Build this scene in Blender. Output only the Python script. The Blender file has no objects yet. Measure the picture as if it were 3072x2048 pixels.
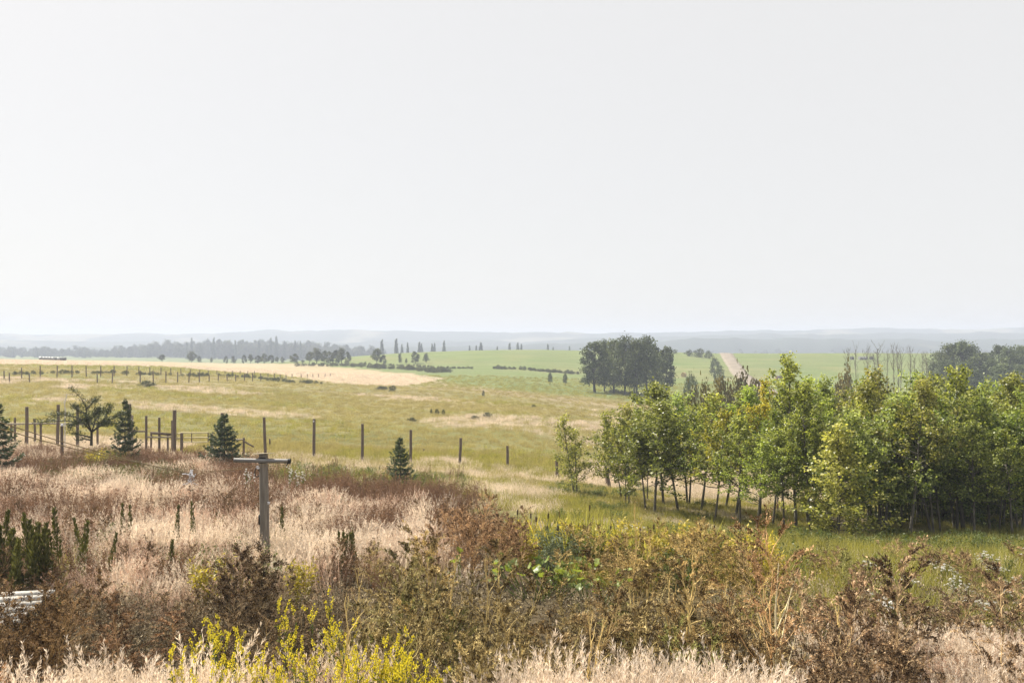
import bpy, math, random
import numpy as np

# ------------------------------------------------------------------ camera, sky, sun, exposure
F = 28.0 / 36.0 * 1024.0          # focal length in pixels of the 1024 px wide picture
CAMZ = 4.6
scene = bpy.context.scene
C = scene.collection
cam_d = bpy.data.cameras.new('camera'); cam_d.lens = 28.0; cam_d.sensor_width = 36.0
cam_d.clip_start = 0.1; cam_d.clip_end = 20000.0
cam = bpy.data.objects.new('camera', cam_d); C.objects.link(cam)
cam.location = (0, 0, CAMZ); cam.rotation_euler = (math.radians(90), 0, 0)
scene.camera = cam

SUN_EL, SUN_AZ = 47.0, -52.0      # degrees; azimuth measured from the view direction, negative = left
world = bpy.data.worlds.new('World'); scene.world = world; world.use_nodes = True
wn, wl = world.node_tree.nodes, world.node_tree.links
wn.clear()
w_out = wn.new('ShaderNodeOutputWorld'); w_bg = wn.new('ShaderNodeBackground')
w_sky = wn.new('ShaderNodeTexSky'); w_sky.sky_type = 'NISHITA'; w_sky.sun_disc = False
w_sky.sun_elevation = math.radians(SUN_EL); w_sky.sun_rotation = math.radians(SUN_AZ)
w_sky.air_density = 1.0; w_sky.dust_density = 3.5; w_sky.ozone_density = 1.0; w_sky.altitude = 600
w_mix = wn.new('ShaderNodeMix'); w_mix.data_type = 'RGBA'; w_mix.inputs[0].default_value = 0.82
w_mix.inputs[7].default_value = (9.0, 8.80, 8.52, 1)      # smoke veil over the blue
w_bg.inputs['Strength'].default_value = 0.050
wl.new(w_sky.outputs[0], w_mix.inputs[6]); wl.new(w_mix.outputs[2], w_bg.inputs['Color'])
wl.new(w_bg.outputs[0], w_out.inputs['Surface'])

sun_d = bpy.data.lights.new('sun', 'SUN'); sun_d.energy = 5.0; sun_d.angle = math.radians(0.6)
sun_d.color = (1.0, 0.93, 0.80)
sun = bpy.data.objects.new('sun', sun_d); C.objects.link(sun)
_e, _a = math.radians(SUN_EL), math.radians(SUN_AZ)
from mathutils import Vector, Matrix
_dir = Vector((math.sin(_a) * math.cos(_e), math.cos(_a) * math.cos(_e), math.sin(_e)))
sun.rotation_euler = _dir.to_track_quat('Z', 'Y').to_euler()
sun.location = (0, 0, 60)

scene.view_settings.view_transform = 'Standard'; scene.view_settings.look = 'None'
scene.view_settings.exposure = 1.10; scene.view_settings.gamma = 1.0
cy = scene.cycles
cy.use_denoising = True
cy.max_bounces = 4; cy.diffuse_bounces = 2; cy.glossy_bounces = 1; cy.transmission_bounces = 2; cy.adaptive_threshold = 0.02
cy.volume_bounces = 0; cy.transparent_max_bounces = 4
cy.sample_clamp_indirect = 4.0

# ------------------------------------------------------------------ helpers
RNG = np.random.default_rng(7)

def unit(v):
    v = np.asarray(v, float)
    return v / np.maximum(np.linalg.norm(v, axis=-1, keepdims=True), 1e-9)

class B:
    """collects quads; build() links them as one mesh object"""
    def __init__(s): s.V = []; s.F = []; s.T = []; s.M = []; s.n = 0
    def add(s, V, Fq, tint=0.5, mat=0):
        V = np.asarray(V, float).reshape(-1, 3); Fq = np.asarray(Fq, int).reshape(-1, 4)
        s.V.append(V); s.F.append(Fq + s.n)
        s.T.append(np.broadcast_to(np.asarray(tint, float), (len(V),)).copy())
        s.M.append(np.full(len(Fq), mat)); s.n += len(V)
        return s
    def kites(s, Cn, D, L, W, tint, rng, mat=0, S=None, fold=0.0):
        n = len(Cn)
        if n == 0: return s
        D = unit(D); L = np.broadcast_to(L, (n,))[:, None]; W = np.broadcast_to(W, (n,))[:, None]
        if S is None: S = rng.normal(size=(n, 3))
        S = unit(np.cross(D, S)); N = np.cross(D, S)
        mid = Cn + D * L * .48 + N * (W * fold)
        V = np.stack([Cn, mid + S * W / 2, Cn + D * L, mid - S * W / 2], 1).reshape(-1, 3)
        Fq = np.arange(4 * n).reshape(n, 4)
        return s.add(V, Fq, np.repeat(np.broadcast_to(tint, (n,)), 4), mat)
    def blades(s, base, tip, bend, W, tint, rng, levels=4, mat=0):
        n = len(base); ts = np.linspace(0, 1, levels)
        side = rng.normal(size=(n, 3)); side[:, 2] = 0; side = unit(side)
        W = np.broadcast_to(W, (n,))
        P = []
        for t in ts:
            p = base + (tip - base) * t + bend * (t * t)
            w = (W * (1.0 - t) ** .7 * .5 + .0004)[:, None]
            P.append(np.stack([p - side * w, p + side * w], 1))
        V = np.stack(P, 1)                                   # n, levels, 2, 3
        idx = np.arange(n * levels * 2).reshape(n, levels, 2)
        Fq = np.stack([idx[:, :-1, 0], idx[:, :-1, 1], idx[:, 1:, 1], idx[:, 1:, 0]], -1).reshape(-1, 4)
        return s.add(V.reshape(-1, 3), Fq, np.repeat(np.broadcast_to(tint, (n,)), levels * 2), mat)
    def tube(s, pts, rad, sides=6, tint=0.5, mat=0, cap=True):
        pts = np.asarray(pts, float); k = len(pts); rad = np.broadcast_to(rad, (k,))
        tg = unit(np.gradient(pts, axis=0))
        ref = np.array([0.0, 0, 1]) if abs(tg[0][2]) < .8 else np.array([0.0, 1.0, 0])
        a = unit(np.cross(tg, ref)); b = np.cross(tg, a)
        an = np.arange(sides) * 2 * math.pi / sides
        ring = (a[:, None] * np.cos(an)[None, :, None] + b[:, None] * np.sin(an)[None, :, None]) * rad[:, None, None] + pts[:, None]
        V = ring.reshape(-1, 3); i = np.arange(k * sides).reshape(k, sides); j = np.roll(i, -1, 1)
        Fq = np.stack([i[:-1], j[:-1], j[1:], i[1:]], -1).reshape(-1, 4)
        s.add(V, Fq, tint, mat)
        if cap:
            for e in (0, k - 1):
                rg = ring[e]; c = rg.mean(0)
                Vc = np.concatenate([rg, c[None]])
                h = sides // 2
                Fc = [[sides, (2 * q) % sides, (2 * q + 1) % sides, (2 * q + 2) % sides] for q in range((sides + 1) // 2)]
                s.add(Vc, Fc, tint, mat)
        return s
    def box(s, c, size, rot=None, tint=0.5, mat=0):
        x, y, z = [q / 2 for q in size]
        V = np.array([[-x,-y,-z],[x,-y,-z],[x,y,-z],[-x,y,-z],[-x,-y,z],[x,-y,z],[x,y,z],[-x,y,z]])
        if rot is not None: V = V @ np.array(rot).T
        Fq = [[0,3,2,1],[4,5,6,7],[0,1,5,4],[1,2,6,5],[2,3,7,6],[3,0,4,7]]
        return s.add(V + np.asarray(c, float), Fq, tint, mat)
    def mesh(s, name, mats, smooth=False):
        V = np.concatenate(s.V); Fq = np.concatenate(s.F); T = np.concatenate(s.T); M = np.concatenate(s.M)
        me = bpy.data.meshes.new(name)
        me.vertices.add(len(V)); me.vertices.foreach_set('co', V.astype(np.float32).ravel())
        me.loops.add(Fq.size); me.loops.foreach_set('vertex_index', Fq.astype(np.int32).ravel())
        me.polygons.add(len(Fq)); me.polygons.foreach_set('loop_start', (np.arange(len(Fq)) * 4).astype(np.int32))
        me.update(calc_edges=True)
        at = me.attributes.new('tint', 'FLOAT', 'POINT'); at.data.foreach_set('value', T.astype(np.float32))
        for m in (mats if isinstance(mats, (list, tuple)) else [mats]): me.materials.append(m)
        me.polygons.foreach_set('material_index', M.astype(np.int32))
        if smooth: me.polygons.foreach_set('use_smooth', np.ones(len(Fq), bool))
        return me
    def build(s, name, mats, parent=None, loc=(0, 0, 0), smooth=False):
        return link(name, s.mesh(name, mats, smooth), parent, loc)

def link(name, me, parent=None, loc=(0, 0, 0)):
    o = bpy.data.objects.new(name, me); C.objects.link(o); o.location = loc
    if parent: o.parent = parent
    return o
def tag(o, label=None, cat=None, group=None, kind=None):
    if label: o['label'] = label
    if cat: o['category'] = cat
    if group: o['group'] = group
    if kind: o['kind'] = kind
    return o
def empty(name, loc=(0, 0, 0)):
    o = bpy.data.objects.new(name, None); C.objects.link(o); o.location = loc; o.empty_display_size = .2
    return o
def place(name, parts, loc, rz, scale, label, cat, group=None, color=None, tilt=(0, 0)):
    """one thing: an Empty plus its parts [(name, mesh)], mesh data shared between alike things"""
    e = empty(name, loc); e.rotation_euler = (tilt[0], tilt[1], rz)
    e.scale = scale if hasattr(scale, '__len__') else (scale,) * 3
    tag(e, label, cat, group)
    for pn, me in parts:
        o = link(pn, me, e)
        if color: o.color = (*color, 1)
        if pn in ('flowers', 'seed_heads', 'seed_spike', 'leaves'): o['kind'] = 'stuff'
    e['px'] = 512 + F * loc[0] / max(loc[1], 1)
    return e
ORD = 'first second third fourth fifth sixth seventh eighth ninth tenth eleventh twelfth thirteenth fourteenth fifteenth sixteenth seventeenth eighteenth nineteenth twentieth'.split()
ORD += ['twenty-' + o for o in ORD[:9]] + ['thirtieth'] + ['thirty-' + o for o in ORD[:9]]
def ordinals(objs, fmt):
    for i, o in enumerate(sorted(objs, key=lambda q: q['px'])): o['label'] = fmt % ORD[i]

# coordinates read off the photograph -> 1024 px picture
def Dp(x, y): return x / 2.29688, y / 2.29688
def Z1(x, y): return x * .113379, 320 + y * .113379
def Z2(x, y): return 233.333 + x * .113379, 320 + y * .113379
def Z3(x, y): return 466.667 + x * .113379, 320 + y * .113379
def Z4(x, y): return 716.667 + x * .130669, 320 + y * .130669

# ------------------------------------------------------------------ noise
def vnoise(x, y, seed=0):
    def h(i, j):
        n = (i.astype(np.int64) * 374761393 + j.astype(np.int64) * 668265263 + seed * 982451653) & 0x7fffffff
        n = (n ^ (n >> 13)) * 1274126177 & 0x7fffffff
        return ((n ^ (n >> 16)) & 0xffff) / 65535.0
    x = np.asarray(x, float); y = np.asarray(y, float)
    i = np.floor(x); j = np.floor(y); fx = x - i; fy = y - j
    fx = fx * fx * (3 - 2 * fx); fy = fy * fy * (3 - 2 * fy)
    return (h(i, j) * (1 - fx) + h(i + 1, j) * fx) * (1 - fy) + (h(i, j + 1) * (1 - fx) + h(i + 1, j + 1) * fx) * fy
def fbm(x, y, seed=0, o=4):
    r = 0; a = .5
    for k in range(o): r = r + a * vnoise(x * 2 ** k, y * 2 ** k, seed + k); a *= .5
    return r

# ------------------------------------------------------------------ terrain height
# metres below the camera, at distance d along each picture column
DD = [4, 10, 16.5, 25, 35, 50, 75, 110, 150, 210, 260, 330, 420, 550, 800, 1200, 2000, 3000, 6000]
TAB = {
 -250: [4.6, 4.6, 4.6, 4.8, 5.3, 6.3, 7.0, 6.2, 5.5, 5.4, 5.7, 6.6, 10.5, 15.5, 18, 21, 30, 44, 80],
    0: [4.6, 4.6, 4.6, 4.9, 5.5, 6.6, 7.4, 6.6, 5.9, 5.9, 6.2, 7.0, 10.5, 15.5, 18, 21, 30, 44, 80],
  130: [4.6, 4.6, 4.6, 5.0, 5.7, 6.9, 7.6, 6.9, 6.6, 6.9, 7.4, 8.0, 9.8, 16.5, 18, 21, 30, 44, 80],
  260: [4.6, 4.6, 4.6, 5.1, 5.9, 7.2, 8.2, 8.3, 8.2, 8.9, 9.8, 10.6, 12.0, 17.0, 20, 23, 30, 44, 80],
  390: [4.6, 4.6, 4.6, 5.3, 6.3, 7.8, 8.8, 9.0, 9.6, 11.0, 11.6, 11.3, 4.6, 14.0, 22, 25, 32, 44, 80],
  512: [4.6, 4.6, 4.6, 5.5, 6.6, 8.2, 9.1, 9.6, 10.5, 12.4, 12.1, 9.9, 2.4, 12.0, 24, 28, 34, 44, 80],
  640: [4.6, 4.6, 4.7, 6.0, 7.2, 9.1, 10.6, 12.0, 12.8, 14.6, 14.4, 12.2, 3.5, 13.0, 26, 30, 36, 46, 80],
  740: [4.6, 4.6, 4.8, 6.2, 7.6, 9.6, 11.5, 13.2, 14.3, 15.6, 15.2, 11.6, 4.9, 15.0, 26, 30, 38, 48, 80],
  850: [4.6, 4.6, 4.8, 6.3, 7.8, 9.8, 11.8, 13.6, 14.6, 15.6, 15.0, 12.4, 4.5, 14.0, 26, 30, 38, 48, 80],
 1024: [4.6, 4.6, 4.8, 6.3, 7.8, 9.8, 11.8, 13.6, 14.6, 15.2, 14.4, 11.6, 4.5, 14.0, 26, 30, 38, 48, 80],
 1300: [4.6, 4.6, 4.8, 6.3, 7.8, 9.8, 11.8, 13.6, 14.6, 15.0, 14.0, 11.0, 4.5, 14.0, 26, 30, 38, 48, 80],
}
_gp = np.linspace(-250, 1300, 220); _gl = np.linspace(math.log(4), math.log(6000), 260)
_cols = sorted(TAB); _rows = np.array([np.interp(_gl, np.log(DD), TAB[c]) for c in _cols])
_T = np.array([[np.interp(p, _cols, _rows[:, k]) for k in range(len(_gl))] for p in _gp])
def _smooth(A, ax, sig):
    r = int(sig * 3); k = np.exp(-.5 * (np.arange(-r, r + 1) / sig) ** 2); k /= k.sum()
    P = np.pad(A, [(r, r) if a == ax else (0, 0) for a in range(2)], mode='edge')
    return np.apply_along_axis(lambda v: np.convolve(v, k, 'valid'), ax, P)
_T = _smooth(_smooth(_T, 0, 5.0), 1, 2.2)
def H(x, y):
    x = np.asarray(x, float); y = np.asarray(y, float)
    d = np.clip(y, 4.0, 5999.0)
    p = np.clip(512 + F * x / d, -249.9, 1299.9)
    fi = (p + 250) / 1550 * 219; fj = (np.log(d) - _gl[0]) / (_gl[-1] - _gl[0]) * 259
    i = np.clip(fi.astype(int), 0, 218); j = np.clip(fj.astype(int), 0, 258); a = fi - i; b = fj - j
    v = (_T[i, j] * (1 - a) + _T[i + 1, j] * a) * (1 - b) + (_T[i, j + 1] * (1 - a) + _T[i + 1, j + 1] * a) * b
    amp = np.interp(d, [4, 20, 60, 150, 400, 800], [.06, .12, .32, .5, .35, 1.5])
    und = (fbm(x / 14 + 3, y / 20 + 9, 5, 3) - .44) * amp + (fbm(x / 2.3, y / 2.6, 11, 2) - .38) * .14 * np.clip(d / 15, .4, 1)
    return CAMZ - v + und
def h1(x, y): return float(H(np.array([x]), np.array([y]))[0])
_LD = np.exp(np.linspace(math.log(6), math.log(1500), 1500))
def hit(px, row, dmin=6.0, dmax=1500.0):
    """where the line of sight through a pixel first meets the ground"""
    d = _LD[(_LD >= dmin) & (_LD <= dmax)]; x = (px - 512) / F * d; z = CAMZ - (row - 341) / F * d
    g = H(x, d); k = np.nonzero(z <= g)[0]
    if len(k) == 0: q = int(np.argmin(z - g))
    else: q = k[0]
    return float(x[q]), float(d[q]), float(g[q])
def at(px, d): x = (px - 512) / F * d; return x, d, h1(x, d)
def top_h(px, row, d, x=None):
    """height above ground of a line of sight at distance d"""
    x = (px - 512) / F * d
    return CAMZ - (row - 341) / F * d - h1(x, d)

# ------------------------------------------------------------------ materials
def nt(name):
    m = bpy.data.materials.new(name); m.use_nodes = True
    n = m.node_tree.nodes; n.clear()
    return m, n, m.node_tree.links
def leafmat(name, a, b, trans=.35, rough=.5, spec=.3, tcol=None, var=.25):
    m, n, l = nt(name)
    out = n.new('ShaderNodeOutputMaterial'); p = n.new('ShaderNodeBsdfPrincipled')
    at_ = n.new('ShaderNodeAttribute'); at_.attribute_name = 'tint'
    mx = n.new('ShaderNodeMix'); mx.data_type = 'RGBA'
    mx.inputs[6].default_value = (*a, 1); mx.inputs[7].default_value = (*b, 1)
    l.new(at_.outputs['Fac'], mx.inputs[0])
    oi = n.new('ShaderNodeObjectInfo')
    m2 = n.new('ShaderNodeMix'); m2.data_type = 'RGBA'; m2.blend_type = 'MULTIPLY'; m2.inputs[0].default_value = 1
    l.new(mx.outputs[2], m2.inputs[6]); l.new(oi.outputs['Color'], m2.inputs[7])
    hs = n.new('ShaderNodeHueSaturation'); l.new(m2.outputs[2], hs.inputs['Color'])
    mr = n.new('ShaderNodeMapRange'); mr.inputs[3].default_value = 1 - var; mr.inputs[4].default_value = 1 + var
    l.new(oi.outputs['Random'], mr.inputs[0]); l.new(mr.outputs[0], hs.inputs['Value'])
    p.inputs['Roughness'].default_value = rough; p.inputs['Specular IOR Level'].default_value = spec
    l.new(hs.outputs[0], p.inputs['Base Color'])
    if trans > 0:
        t = n.new('ShaderNodeBsdfTranslucent'); ms = n.new('ShaderNodeMixShader'); ms.inputs[0].default_value = trans
        g = n.new('ShaderNodeMix'); g.data_type = 'RGBA'; g.blend_type = 'MULTIPLY'; g.inputs[0].default_value = 1
        g.inputs[7].default_value = (*(tcol or (1.25, 1.2, .8)), 1)
        l.new(hs.outputs[0], g.inputs[6]); l.new(g.outputs[2], t.inputs['Color'])
        l.new(p.outputs[0], ms.inputs[1]); l.new(t.outputs[0], ms.inputs[2]); l.new(ms.outputs[0], out.inputs['Surface'])
    else: l.new(p.outputs[0], out.inputs['Surface'])
    return m
def woodmat(name, a, b, scale=(6, 6, 60), rough=.85, bump=.5):
    m, n, l = nt(name)
    out = n.new('ShaderNodeOutputMaterial'); p = n.new('ShaderNodeBsdfPrincipled')
    tc = n.new('ShaderNodeTexCoord'); mp = n.new('ShaderNodeMapping'); mp.inputs['Scale'].default_value = (scale[2], scale[2], scale[0])
    oi = n.new('ShaderNodeObjectInfo')
    l.new(tc.outputs['Object'], mp.inputs['Vector'])
    cm = n.new('ShaderNodeCombineXYZ'); sc = n.new('ShaderNodeMath'); sc.operation = 'MULTIPLY'; sc.inputs[1].default_value = 90
    l.new(oi.outputs['Random'], sc.inputs[0]); l.new(sc.outputs[0], cm.inputs[0]); l.new(cm.outputs[0], mp.inputs['Location'])
    nz = n.new('ShaderNodeTexNoise'); nz.inputs['Scale'].default_value = 1; nz.inputs['Detail'].default_value = 5
    l.new(mp.outputs[0], nz.inputs['Vector'])
    cr = n.new('ShaderNodeValToRGB'); cr.color_ramp.elements[0].position = .3; cr.color_ramp.elements[1].position = .7
    cr.color_ramp.elements[0].color = (*a, 1); cr.color_ramp.elements[1].color = (*b, 1)
    l.new(nz.outputs['Fac'], cr.inputs[0])
    bp = n.new('ShaderNodeBump'); bp.inputs['Strength'].default_value = bump; bp.inputs['Distance'].default_value = .01
    l.new(nz.outputs['Fac'], bp.inputs['Height']); l.new(bp.outputs[0], p.inputs['Normal'])
    l.new(cr.outputs[0], p.inputs['Base Color']); p.inputs['Roughness'].default_value = rough
    p.inputs['Specular IOR Level'].default_value = .2
    l.new(p.outputs[0], out.inputs['Surface'])
    return m
def plain(name, col, rough=.6, metal=0, spec=.4, noise=.25, nscale=20):
    m, n, l = nt(name)
    out = n.new('ShaderNodeOutputMaterial'); p = n.new('ShaderNodeBsdfPrincipled')
    tc = n.new('ShaderNodeTexCoord'); nz = n.new('ShaderNodeTexNoise'); nz.inputs['Scale'].default_value = nscale
    nz.inputs['Detail'].default_value = 4
    l.new(tc.outputs['Object'], nz.inputs['Vector'])
    mx = n.new('ShaderNodeMix'); mx.data_type = 'RGBA'
    mx.inputs[6].default_value = (*[c * (1 - noise) for c in col], 1); mx.inputs[7].default_value = (*[min(1, c * (1 + noise)) for c in col], 1)
    l.new(nz.outputs['Fac'], mx.inputs[0]); l.new(mx.outputs[2], p.inputs['Base Color'])
    p.inputs['Roughness'].default_value = rough; p.inputs['Metallic'].default_value = metal
    p.inputs['Specular IOR Level'].default_value = spec
    l.new(p.outputs[0], out.inputs['Surface'])
    return m

MAT = dict(
 aspen=leafmat('aspen_leaf', (.058, .078, .020), (.50, .48, .17), .45, .42, .4, (1.2, 1.25, .6), .25),
 bark=woodmat('aspen_bark', (.06, .054, .044), (.19, .175, .145), (3, 3, 18)),
 darkbark=woodmat('dark_bark', (.035, .03, .025), (.09, .08, .065), (3, 3, 18)),
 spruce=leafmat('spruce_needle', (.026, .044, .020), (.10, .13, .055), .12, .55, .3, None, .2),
 pine=leafmat('pine_needle', (.032, .045, .018), (.085, .10, .038), .15, .55, .3, None, .1),
 far=leafmat('far_leaf', (.042, .056, .026), (.13, .14, .06), .25, .6, .2, None, .25),
 bush=leafmat('bush_leaf', (.06, .07, .025), (.13, .13, .045), .3, .6, .2, None, .25),
 weed=leafmat('dry_weed_seed', (.052, .038, .023), (.53, .445, .30), .16, .75, .15, (1.05, 1.0, .9), .3),  # wide dark-to-bright range carries painted shadow and highlight contrast
 weedstem=leafmat('dry_weed_stem', (.32, .26, .14), (.62, .54, .34), .0, .7, .2),
 pale=leafmat('pale_dry_grass', (.42, .335, .25), (.90, .81, .69), .38, .7, .2, (1.1, 1.0, .9), .25),
 pinkgrass=leafmat('pink_dry_grass', (.28, .19, .14), (.66, .50, .40), .35, .7, .2, (1.1, 1.0, .9), .3),
 rust=leafmat('rust_weed', (.085, .050, .032), (.33, .215, .135), .2, .75, .15, (1.15, .95, .8), .2),
 olive=leafmat('olive_grass', (.23, .20, .075), (.45, .385, .19), .40, .6, .2, (1.15, 1.1, .7), .22),
 lush=leafmat('lush_grass', (.115, .125, .030), (.42, .385, .13), .42, .5, .3, (1.3, 1.25, .6), .2),
 green=leafmat('green_leaf', (.05, .075, .025), (.13, .16, .05), .35, .5, .3, (1.3, 1.25, .6), .2),
 sage=leafmat('sage_leaf', (.075, .095, .058), (.17, .20, .12), .3, .6, .25, None, .15),
 spike=leafmat('dark_spike', (.045, .052, .018), (.17, .17, .055), .25, .55, .25, None, .15),
 yellow=leafmat('yellow_flower', (.62, .50, .03), (.80, .70, .08), .35, .6, .2, (1.1, 1.1, .6), .08),
 white=leafmat('white_flower', (.62, .60, .56), (.85, .84, .80), .3, .6, .2, (1, 1, 1), .05),
 cattail=leafmat('cattail_leaf', (.15, .17, .04), (.50, .46, .14), .40, .45, .35, (1.25, 1.2, .6), .15),
 cathead=plain('cattail_head', (.045, .025, .014), .9),
 squash=leafmat('squash_leaf', (.10, .145, .035), (.30, .35, .11), .35, .4, .4, (1.3, 1.3, .5), .1),
 post=woodmat('weathered_post', (.085, .062, .050), (.20, .155, .125), (3, 3, 40)),
 pole=woodmat('grey_pole', (.12, .105, .09), (.26, .235, .20), (2, 2, 30)),
 rail=woodmat('grey_rail', (.16, .135, .11), (.36, .31, .25), (3, 3, 30)),
 pipe=plain('gate_pipe', (.42, .36, .22), .5, .2, .4),
 galv=plain('galvanised_pipe', (.20, .195, .19), .5, .6, .4, .35, 8),
 iron=plain('dark_iron', (.03, .03, .03), .6, .5),
 plate=plain('pale_plate', (.50, .44, .32), .7),
 wire=plain('brown_wire', (.20, .15, .07), .6, .1),
 rope=plain('white_rope', (.75, .74, .78), .8),
 bone=plain('bleached_wood', (.66, .62, .56), .7),
 board=woodmat('whitewashed_board', (.30, .28, .25), (.62, .60, .55), (3, 3, 20)),
 bale=plain('hay_bale', (.40, .31, .16), .95, 0, .1, .35, 3),
 wrap=plain('bale_wrap', (.26, .26, .25), .4, 0, .4, .1, 2),
 wrapdark=plain('dark_bale', (.06, .06, .055), .6, 0, .3, .2, 2),
 shed=plain('shed_wall', (.16, .09, .07), .9), shedroof=plain('shed_roof', (.25, .22, .20), .7),
)

# ---- terrain material: colours by zone attribute, streaks and patches by noise
def terrain_mat():
    m, n, l = nt('field_ground')
    out = n.new('ShaderNodeOutputMaterial'); p = n.new('ShaderNodeBsdfPrincipled'); p.inputs['Roughness'].default_value = .95
    p.inputs['Specular IOR Level'].default_value = .1
    tc = n.new('ShaderNodeTexCoord')
    def noise(scale, detail=5, rough=.6, mapscale=(1, 1, 1), lo=.35, hi=.65):
        mp = n.new('ShaderNodeMapping'); mp.inputs['Scale'].default_value = mapscale
        l.new(tc.outputs['Object'], mp.inputs['Vector'])
        z = n.new('ShaderNodeTexNoise'); z.inputs['Scale'].default_value = scale; z.inputs['Detail'].default_value = detail
        z.inputs['Roughness'].default_value = rough; l.new(mp.outputs[0], z.inputs['Vector'])
        r = n.new('ShaderNodeMapRange'); r.inputs[1].default_value = lo; r.inputs[2].default_value = hi
        l.new(z.outputs['Fac'], r.inputs[0]); return r.outputs[0]
    def mix(f, a, b):
        x = n.new('ShaderNodeMix'); x.data_type = 'RGBA'
        for s, v in ((x.inputs[0], f), (x.inputs[6], a), (x.inputs[7], b)):
            if isinstance(v, tuple): s.default_value = (*v, 1)
            elif isinstance(v, float): s.default_value = v
            else: l.new(v, s)
        return x.outputs[2]
    def mul(a, b):
        x = n.new('ShaderNodeMath'); x.operation = 'MULTIPLY'
        for s, v in zip(x.inputs, (a, b)):
            if isinstance(v, float): s.default_value = v
            else: l.new(v, s)
        return x.outputs[0]
    fine = noise(1.6, 8, .75, (.5, 1, 1), .3, .7)
    streak = noise(.11, 6, .65, (.35, 1.5, 1), .38, .64)
    patch = noise(.035, 4, .55, (.7, 1.3, 1), .40, .62)
    streak2 = noise(.22, 5, .6, (.22, 1.3, 1), .45, .7)
    past = mix(streak, (.22, .205, .070), (.345, .285, .145))
    past = mix(mul(patch, .75), past, (.165, .180, .038))
    past = mix(mul(streak2, .4), past, (.31, .245, .145))
    hay = mix(streak, (.44, .345, .215), (.54, .425, .290))
    hay = mix(mul(fine, .35), hay, (.36, .28, .17))
    grn = mix(streak, (.125, .185, .050), (.21, .245, .088))
    grn = mix(mul(patch, .55), grn, (.16, .19, .075))
    dry = mix(streak, (.29, .215, .135), (.39, .30, .20))
    soil = mix(fine, (.085, .062, .040), (.20, .145, .095))
    lush = mix(streak, (.10, .115, .03), (.22, .21, .07))
    def att(name):
        a = n.new('ShaderNodeAttribute'); a.attribute_name = name; return a.outputs['Fac']
    c = mix(att('dry'), past, dry)
    c = mix(att('green'), c, grn); c = mix(att('hay'), c, hay); c = mix(att('lush'), c, lush); c = mix(att('soil'), c, soil)
    mott = noise(.45, 7, .7, (.45, 1.2, 1), .42, .68)
    c = mix(mul(mott, .2), c, (.10, .105, .04))
    dk = mix(mul(fine, .5), c, (.08, .075, .03))
    l.new(dk, p.inputs['Base Color'])
    bp = n.new('ShaderNodeBump'); bp.inputs['Strength'].default_value = .7; bp.inputs['Distance'].default_value = .25
    l.new(fine, bp.inputs['Height']); l.new(bp.outputs[0], p.inputs['Normal'])
    l.new(p.outputs[0], out.inputs['Surface'])
    return m

def inpoly(px, py, poly):
    px = np.asarray(px); r = np.zeros(px.shape, bool); n = len(poly)
    for i in range(n):
        x1, y1 = poly[i]; x2, y2 = poly[(i + 1) % n]
        c = ((y1 > py) != (y2 > py)) & (px < (x2 - x1) * (py - y1) / (y2 - y1 + 1e-12) + x1)
        r ^= c
    return r
# field outlines as seen from the house, turned into ground positions (x, y)
def ground_poly(pts): return [hit(a, b, 30)[:2] for a, b in pts]
HAY = [hit(a, b, 100)[:2] for a, b in [Z2(1850, 515), Z2(1500, 582), Z2(1100, 572), Z2(900, 552), Z2(600, 508), Z2(300, 470), Z2(0, 462), Z1(1500, 412), Z1(700, 398), Z1(300, 392), Z1(-400, 400)]]
_far = [(-400, 420), (-250, 420), (-120, 400), (-60, 400), (20, 390), (60, 330)]
HAY = HAY + [((-300 - 512) / F * 420, 420), ((130 - 512) / F * 430, 430), ((233 - 512) / F * 430, 430), ((320 - 512) / F * 345, 345), ((400 - 512) / F * 290, 290)]

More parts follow.
